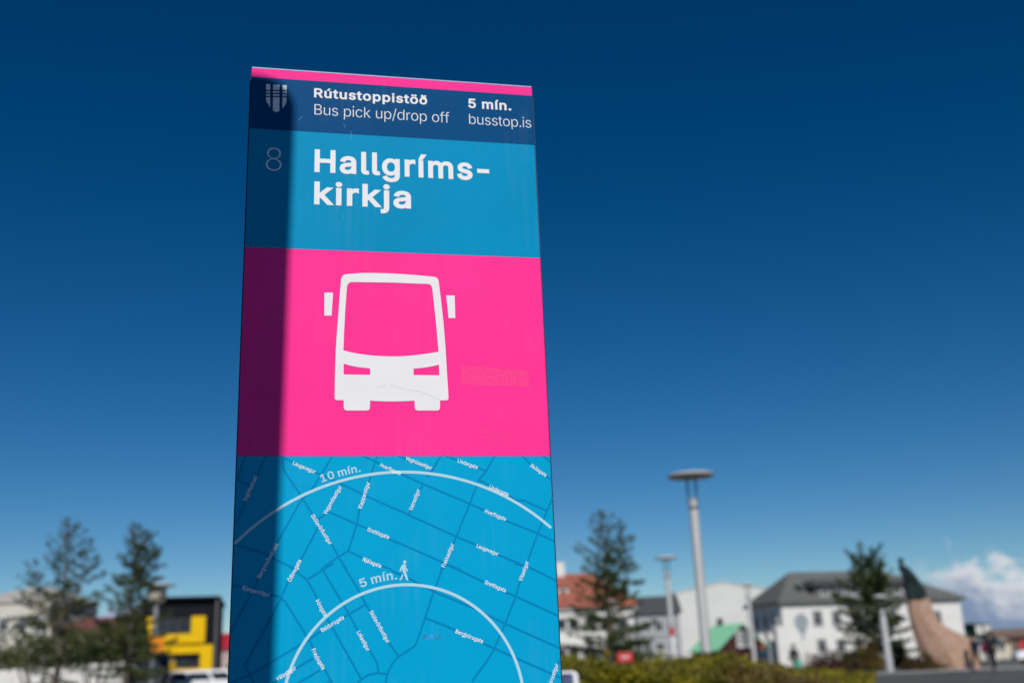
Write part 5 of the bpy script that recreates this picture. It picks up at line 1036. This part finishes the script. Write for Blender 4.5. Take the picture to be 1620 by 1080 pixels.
# ------------------------------------------------------------------ trees
M_bark = mat('grey_brown_bark', (0.14, 0.11, 0.085), 0.9, var=0.3, scale=4, bump=0.5)
L_dark = leaf_mat('dark_needles', [(0.30, (0.024, 0.042, 0.014)), (0.50, (0.060, 0.086, 0.024)), (0.72, (0.140, 0.150, 0.042))], 0.9)
L_mix = leaf_mat('olive_needles', [(0.28, (0.024, 0.042, 0.018)), (0.50, (0.066, 0.082, 0.026)), (0.74, (0.150, 0.145, 0.040))], 0.8)
def conifer(label, px, py_top, Y, rad, seed, name='larch_tree', lm=None, nbr=64, tuft=30, lean=0.0, leaders=(), start=0.06, sparse_top=0.5, shape=None, size=0.13):
    rng = np.random.default_rng(seed); P = ground(px, Y); H = height(px, py_top, Y)
    t = empty(name, label, 'tree', P, 0, 'loose conifers round the square')
    tk = MB(); n = 9
    tr = [Vector((lean*(i/n)**2+0.05*math.sin(i*1.7+seed), 0.04*math.cos(i*2.1+seed), H*i/n)) for i in range(n+1)]
    tk.tube(tr, [0.13*(1-0.93*i/n)*H/7+0.008 for i in range(n+1)], 8)
    axes = [(tr, 1.0, 0.0)]
    for (z0, dx, h1) in leaders:
        ls = [Vector((lean*(z0)**2+dx*(1-math.exp(-3*k/5)), 0.1*k/5, H*z0+(h1-H*z0)*k/5)) for k in range(6)]
        tk.tube(ls, [0.05*(1-k/5.6) for k in range(6)], 6); axes.append((ls, 0.6, z0))
    shape = shape or (lambda f: (1-f)**0.8*(0.55+0.45*min(1, f/0.12)))
    Q = []
    def trunk_at(ax, f):
        k = f*(len(ax)-1); i = min(int(k), len(ax)-2); return ax[i].lerp(ax[i+1], k-i)
    for (ax, wgt, z0) in axes:
        m_ = int(nbr*(1 if wgt == 1 else 0.35))
        for b in range(m_):
            f = start+(1-start)*((b+rng.random()*0.8)/m_)**0.9 if wgt == 1 else (b+1)/m_
            f = min(f, 0.985); o = trunk_at(ax, f); ang = b*2.399+rng.normal()*0.35
            L = rad*shape(f)*(0.72+0.48*rng.random())*(1 if wgt == 1 else 0.5)+0.08
            if rng.random() < 0.14: L *= 1.22
            up0 = 0.02+0.62*f+rng.normal()*0.09; pts = []
            for k in range(6):
                s = k/5; pts.append(o+Vector((math.cos(ang)*L*s, math.sin(ang)*L*s, L*(up0*s-0.40*s*s*(1-f)+0.22*s**3))))
            tk.tube(pts, [0.020*(1-f*0.6)*(1-s*0.17) for s in range(6)], 4)
            dn = (1-sparse_top*max(0, (f-0.25)/0.75))*(0.45+0.75*rng.random())
            cnt = max(5, int(tuft*dn*L/(rad*0.6)))
            for q in range(cnt):
                s = 0.10+0.92*rng.random(); c = trunk_at(pts, min(s, 1.0))
                side = rng.normal()*0.13*L*(1.15-s); c = c+Vector((-math.sin(ang)*side, math.cos(ang)*side, rng.normal()*0.035-abs(side)*0.25-0.03*rng.random()))
                for w in range(3):
                    d = Vector(rng.normal(size=3)); d.z *= 0.6; d += Vector((math.cos(ang), math.sin(ang), 0.25))*0.8; d.normalize()
                    e = d.cross(Vector(rng.normal(size=3))).normalized(); l = size*(0.6+0.8*rng.random()); wd = size*0.20*(0.6+0.7*rng.random())
                    Q.append([c-e*wd*0.5, c+d*l*0.5-e*wd, c+d*l, c+d*l*0.5+e*wd])
    tk.build('trunk', M_bark, t, smooth=True)
    quads('crown', np.array([[tuple(v) for v in q] for q in Q]), lm or L_dark, t)
    return t
cone = lambda f: (1-f)**0.85*(0.6+0.4*min(1, f/0.15))+0.03
conifer('sparse ragged larch with spreading arms, leftmost tree', 88, 826, 40, 2.3, 3, lm=L_mix, nbr=58, tuft=58, leaders=((0.50, 0.85, 6.1), (0.42, -1.25, 5.4)), sparse_top=0.5, shape=lambda f: 0.9*(1-f)**0.8+0.06)
conifer('denser larch with a pointed crown, left of the black and yellow building', 200, 830, 42, 1.95, 8, lm=L_mix, nbr=72, tuft=76, leaders=((0.66, 0.42, 6.6),), sparse_top=0.55, shape=cone)
conifer('dark spruce with a double tip just right of the sign', 966, 808, 42, 2.1, 21, name='spruce_tree', nbr=84, tuft=84, leaders=((0.5, 0.80, 6.3),), sparse_top=0.78, shape=cone)
conifer('broad dark spruce in front of the white house', 1390, 884, 70, 2.7, 34, name='spruce_tree', lm=L_dark, nbr=84, tuft=125, sparse_top=0.25, shape=lambda f: 0.82-0.10*f if f < 0.70 else (0.46 if f < 0.82 else 0.36), size=0.19)

# ------------------------------------------------------------------ shrubs
def leaf_blob(rng, n, c, r, size, zmin=0.03):
    """n loose leaves filling an uneven dome"""
    d = rng.normal(size=(n, 3)); d /= np.linalg.norm(d, axis=1)[:, None]; d[:, 2] = np.abs(d[:, 2])
    lump = 1+0.18*np.sin(d[:, 0]*7+c[0]*3)+0.15*np.sin(d[:, 1]*6+2+c[1])+0.12*np.sin(d[:, 2]*9+c[0])
    p = np.array(c)+d*np.array(r)*(rng.random(n)**0.33*lump)[:, None]; p[:, 2] = np.maximum(p[:, 2], zmin)
    return leaf_quads(rng, p, size)
def leaf_quads(rng, p, size):
    n = len(p); a = rng.normal(size=(n, 3)); a[:, 2] = a[:, 2]*0.6+0.5; a /= np.linalg.norm(a, axis=1)[:, None]
    b = np.cross(a, rng.normal(size=(n, 3))); b /= np.linalg.norm(b, axis=1)[:, None]
    l = size*(0.6+0.8*rng.random(n))[:, None]; w = l*0.3
    return np.stack([p, p+a*l*0.5-b*w, p+a*l, p+a*l*0.5+b*w], axis=1)
def bush(label, px, Y, rx, ry, h, lm, seed, n=2600, size=0.12, group=None, z0=0.0):
    rng = np.random.default_rng(seed); P = ground(px, Y)
    t = empty('bush', label, 'bush', P, 0, group)
    st_ = MB()
    for k in range(7):
        a = k*0.9+seed; st_.tube([(0.1*math.cos(a), 0.1*math.sin(a), 0), (rx*0.35*math.cos(a), ry*0.35*math.sin(a), h*0.5), (rx*0.6*math.cos(a), ry*0.6*math.sin(a), h*0.8)], [0.03, 0.02, 0.008] if not z0 else [0.05, 0.035, 0.015], 5)
    st_.build('stem', M_bark, t)
    quads('foliage', leaf_blob(rng, n, (0, 0, max(z0, h*0.12)), (rx, ry, h-max(z0, h*0.12)), size), lm, t)
L_red = leaf_mat('dark_red_leaves', [(0.3, (0.030, 0.012, 0.012)), (0.5, (0.065, 0.025, 0.022)), (0.7, (0.10, 0.05, 0.03))], 1.5)
L_och = leaf_mat('ochre_leaves', [(0.3, (0.06, 0.042, 0.012)), (0.5, (0.13, 0.085, 0.020)), (0.7, (0.19, 0.135, 0.03))], 1.2)
L_brn = leaf_mat('brown_olive_leaves', [(0.3, (0.04, 0.028, 0.012)), (0.5, (0.085, 0.06, 0.022)), (0.7, (0.12, 0.10, 0.03))], 1.2)
L_grn = leaf_mat('green_leaves', [(0.3, (0.02, 0.035, 0.01)), (0.5, (0.05, 0.08, 0.018)), (0.7, (0.10, 0.13, 0.03))], 1.2)
bush('low dark red bush below the balloon on the white house', 1303, 60, 1.2, 0.8, 1.05, L_red, 1)
bush('brown bush between the red one and the ochre one', 1342, 62, 1.1, 0.8, 1.10, L_brn, 2)
bush('rounded ochre bush at the foot of the short lamp post', 1377, 62, 0.75, 0.7, 1.40, L_och, 3)
bush('green bush behind the short lamp post', 1424, 66, 0.55, 0.6, 1.5, L_grn, 4)
bush('low dark brown planting at the foot of the granite pedestal', 1455, 60, 1.1, 0.6, 0.75, L_brn, 5)
bush('dark green bush under the sparse leftmost larch', 60, 45, 2.4, 1.4, 3.3, L_mix, 6, n=2000, size=0.2, z0=1.7)
bush('brown-green bush between the two left larches', 150, 47, 1.6, 1.3, 3.2, L_mix, 7, n=2600, size=0.2, z0=1.95)
bush('dark bush right of the denser larch', 206, 49, 0.8, 0.9, 3.7, L_dark, 8, n=2400, size=0.2, z0=2.1)
bush('dark bush in front of the grey house at the foot of the spruce', 985, 50, 1.6, 1.0, 1.9, L_dark, 9, n=3000, size=0.16)

# the broad bed of low shrubs across the right foreground
rng = np.random.default_rng(11)
def bed_h(x, y):
    d = (0.318*y-0.3-x)*0.95; e = np.clip(d/4.5, 0, 1); e = e*e*(3-2*e)
    n_ = 0.12*np.sin(x*1.3+0.4*y)+0.09*np.sin(x*2.9-1.1*y+1)+0.07*np.sin(4.7*x+2.3*y)+0.04*np.sin(9.1*x-3*y)
    m1 = np.exp(-((x-0.8)/1.2)**2-((y-18.5)/3.0)**2); m2 = np.exp(-((x-3.5)/1.15)**2-((y-20.0)/4.5)**2)
    return np.maximum(0.12, 0.24+0.40*e+0.17*m1+0.40*m2+n_*0.62*(0.4+0.6*e))
N = 150000
y = 16.5+25*rng.random(N)**1.6; x = -3+rng.random(N)*(0.318*y+2.7); z = bed_h(x, y)*(1-0.55*rng.random(N)**2.2)+np.abs(rng.normal(size=N))*0.05*(rng.random(N) < 0.3)+rng.normal(size=N)*0.03
V = leaf_quads(rng, np.c_[x, y, np.maximum(z, 0.02)], 0.09)
sp = []                                              # taller twigs standing out of the mass
for k in range(420):
    ys = 16.6+23*rng.random()**1.6; xs_ = -2.5+rng.random()*(0.318*ys+1.6); zz0 = float(bed_h(np.array(xs_), np.array(ys))); hh = 0.07+0.27*rng.random()**2
    m_ = 26; tt = rng.random(m_); sp.append(np.c_[xs_+rng.normal(size=m_)*0.05*(1.2-tt)+0.12*tt*rng.normal(), ys+rng.normal(size=m_)*0.05, zz0-0.05+hh*tt])
V = np.concatenate([V, leaf_quads(rng, np.concatenate(sp), 0.07)])
bed_leaf = leaf_mat('bed_leaves', [(0.26, (0.055, 0.052, 0.010)), (0.38, (0.14, 0.088, 0.028)), (0.48, (0.125, 0.122, 0.010)), (0.62, (0.32, 0.262, 0.010)), (0.76, (0.055, 0.078, 0.012))], 0.45)
sh_ = quads('shrubbery', V, bed_leaf); tag(sh_, 'broad bed of low yellow-green and brown shrubs in the right foreground', 'shrubs', kind='stuff')
gx, gy = np.meshgrid(np.linspace(0, 1, 40), np.linspace(16.4, 41.8, 70))
mv = []; mf = []
for j in range(70):
    for i in range(40):
        yy = gy[j, i]; xx = -3+gx[j, i]*(0.318*yy+2.7); edge = min(i, 39-i, j, 69-j)
        mv.append((xx, yy, 0.0 if edge == 0 else float(bed_h(np.array(xx), np.array(yy)))*0.62))
for j in range(69):
    for i in range(39): mf.append((j*40+i, j*40+i+1, (j+1)*40+i+1, (j+1)*40+i))
tag(MB().add(mv, mf).build('planting_bed', mat('bed_soil', (0.045, 0.035, 0.02), 0.95, var=0.3, scale=2), smooth=True), kind='structure')
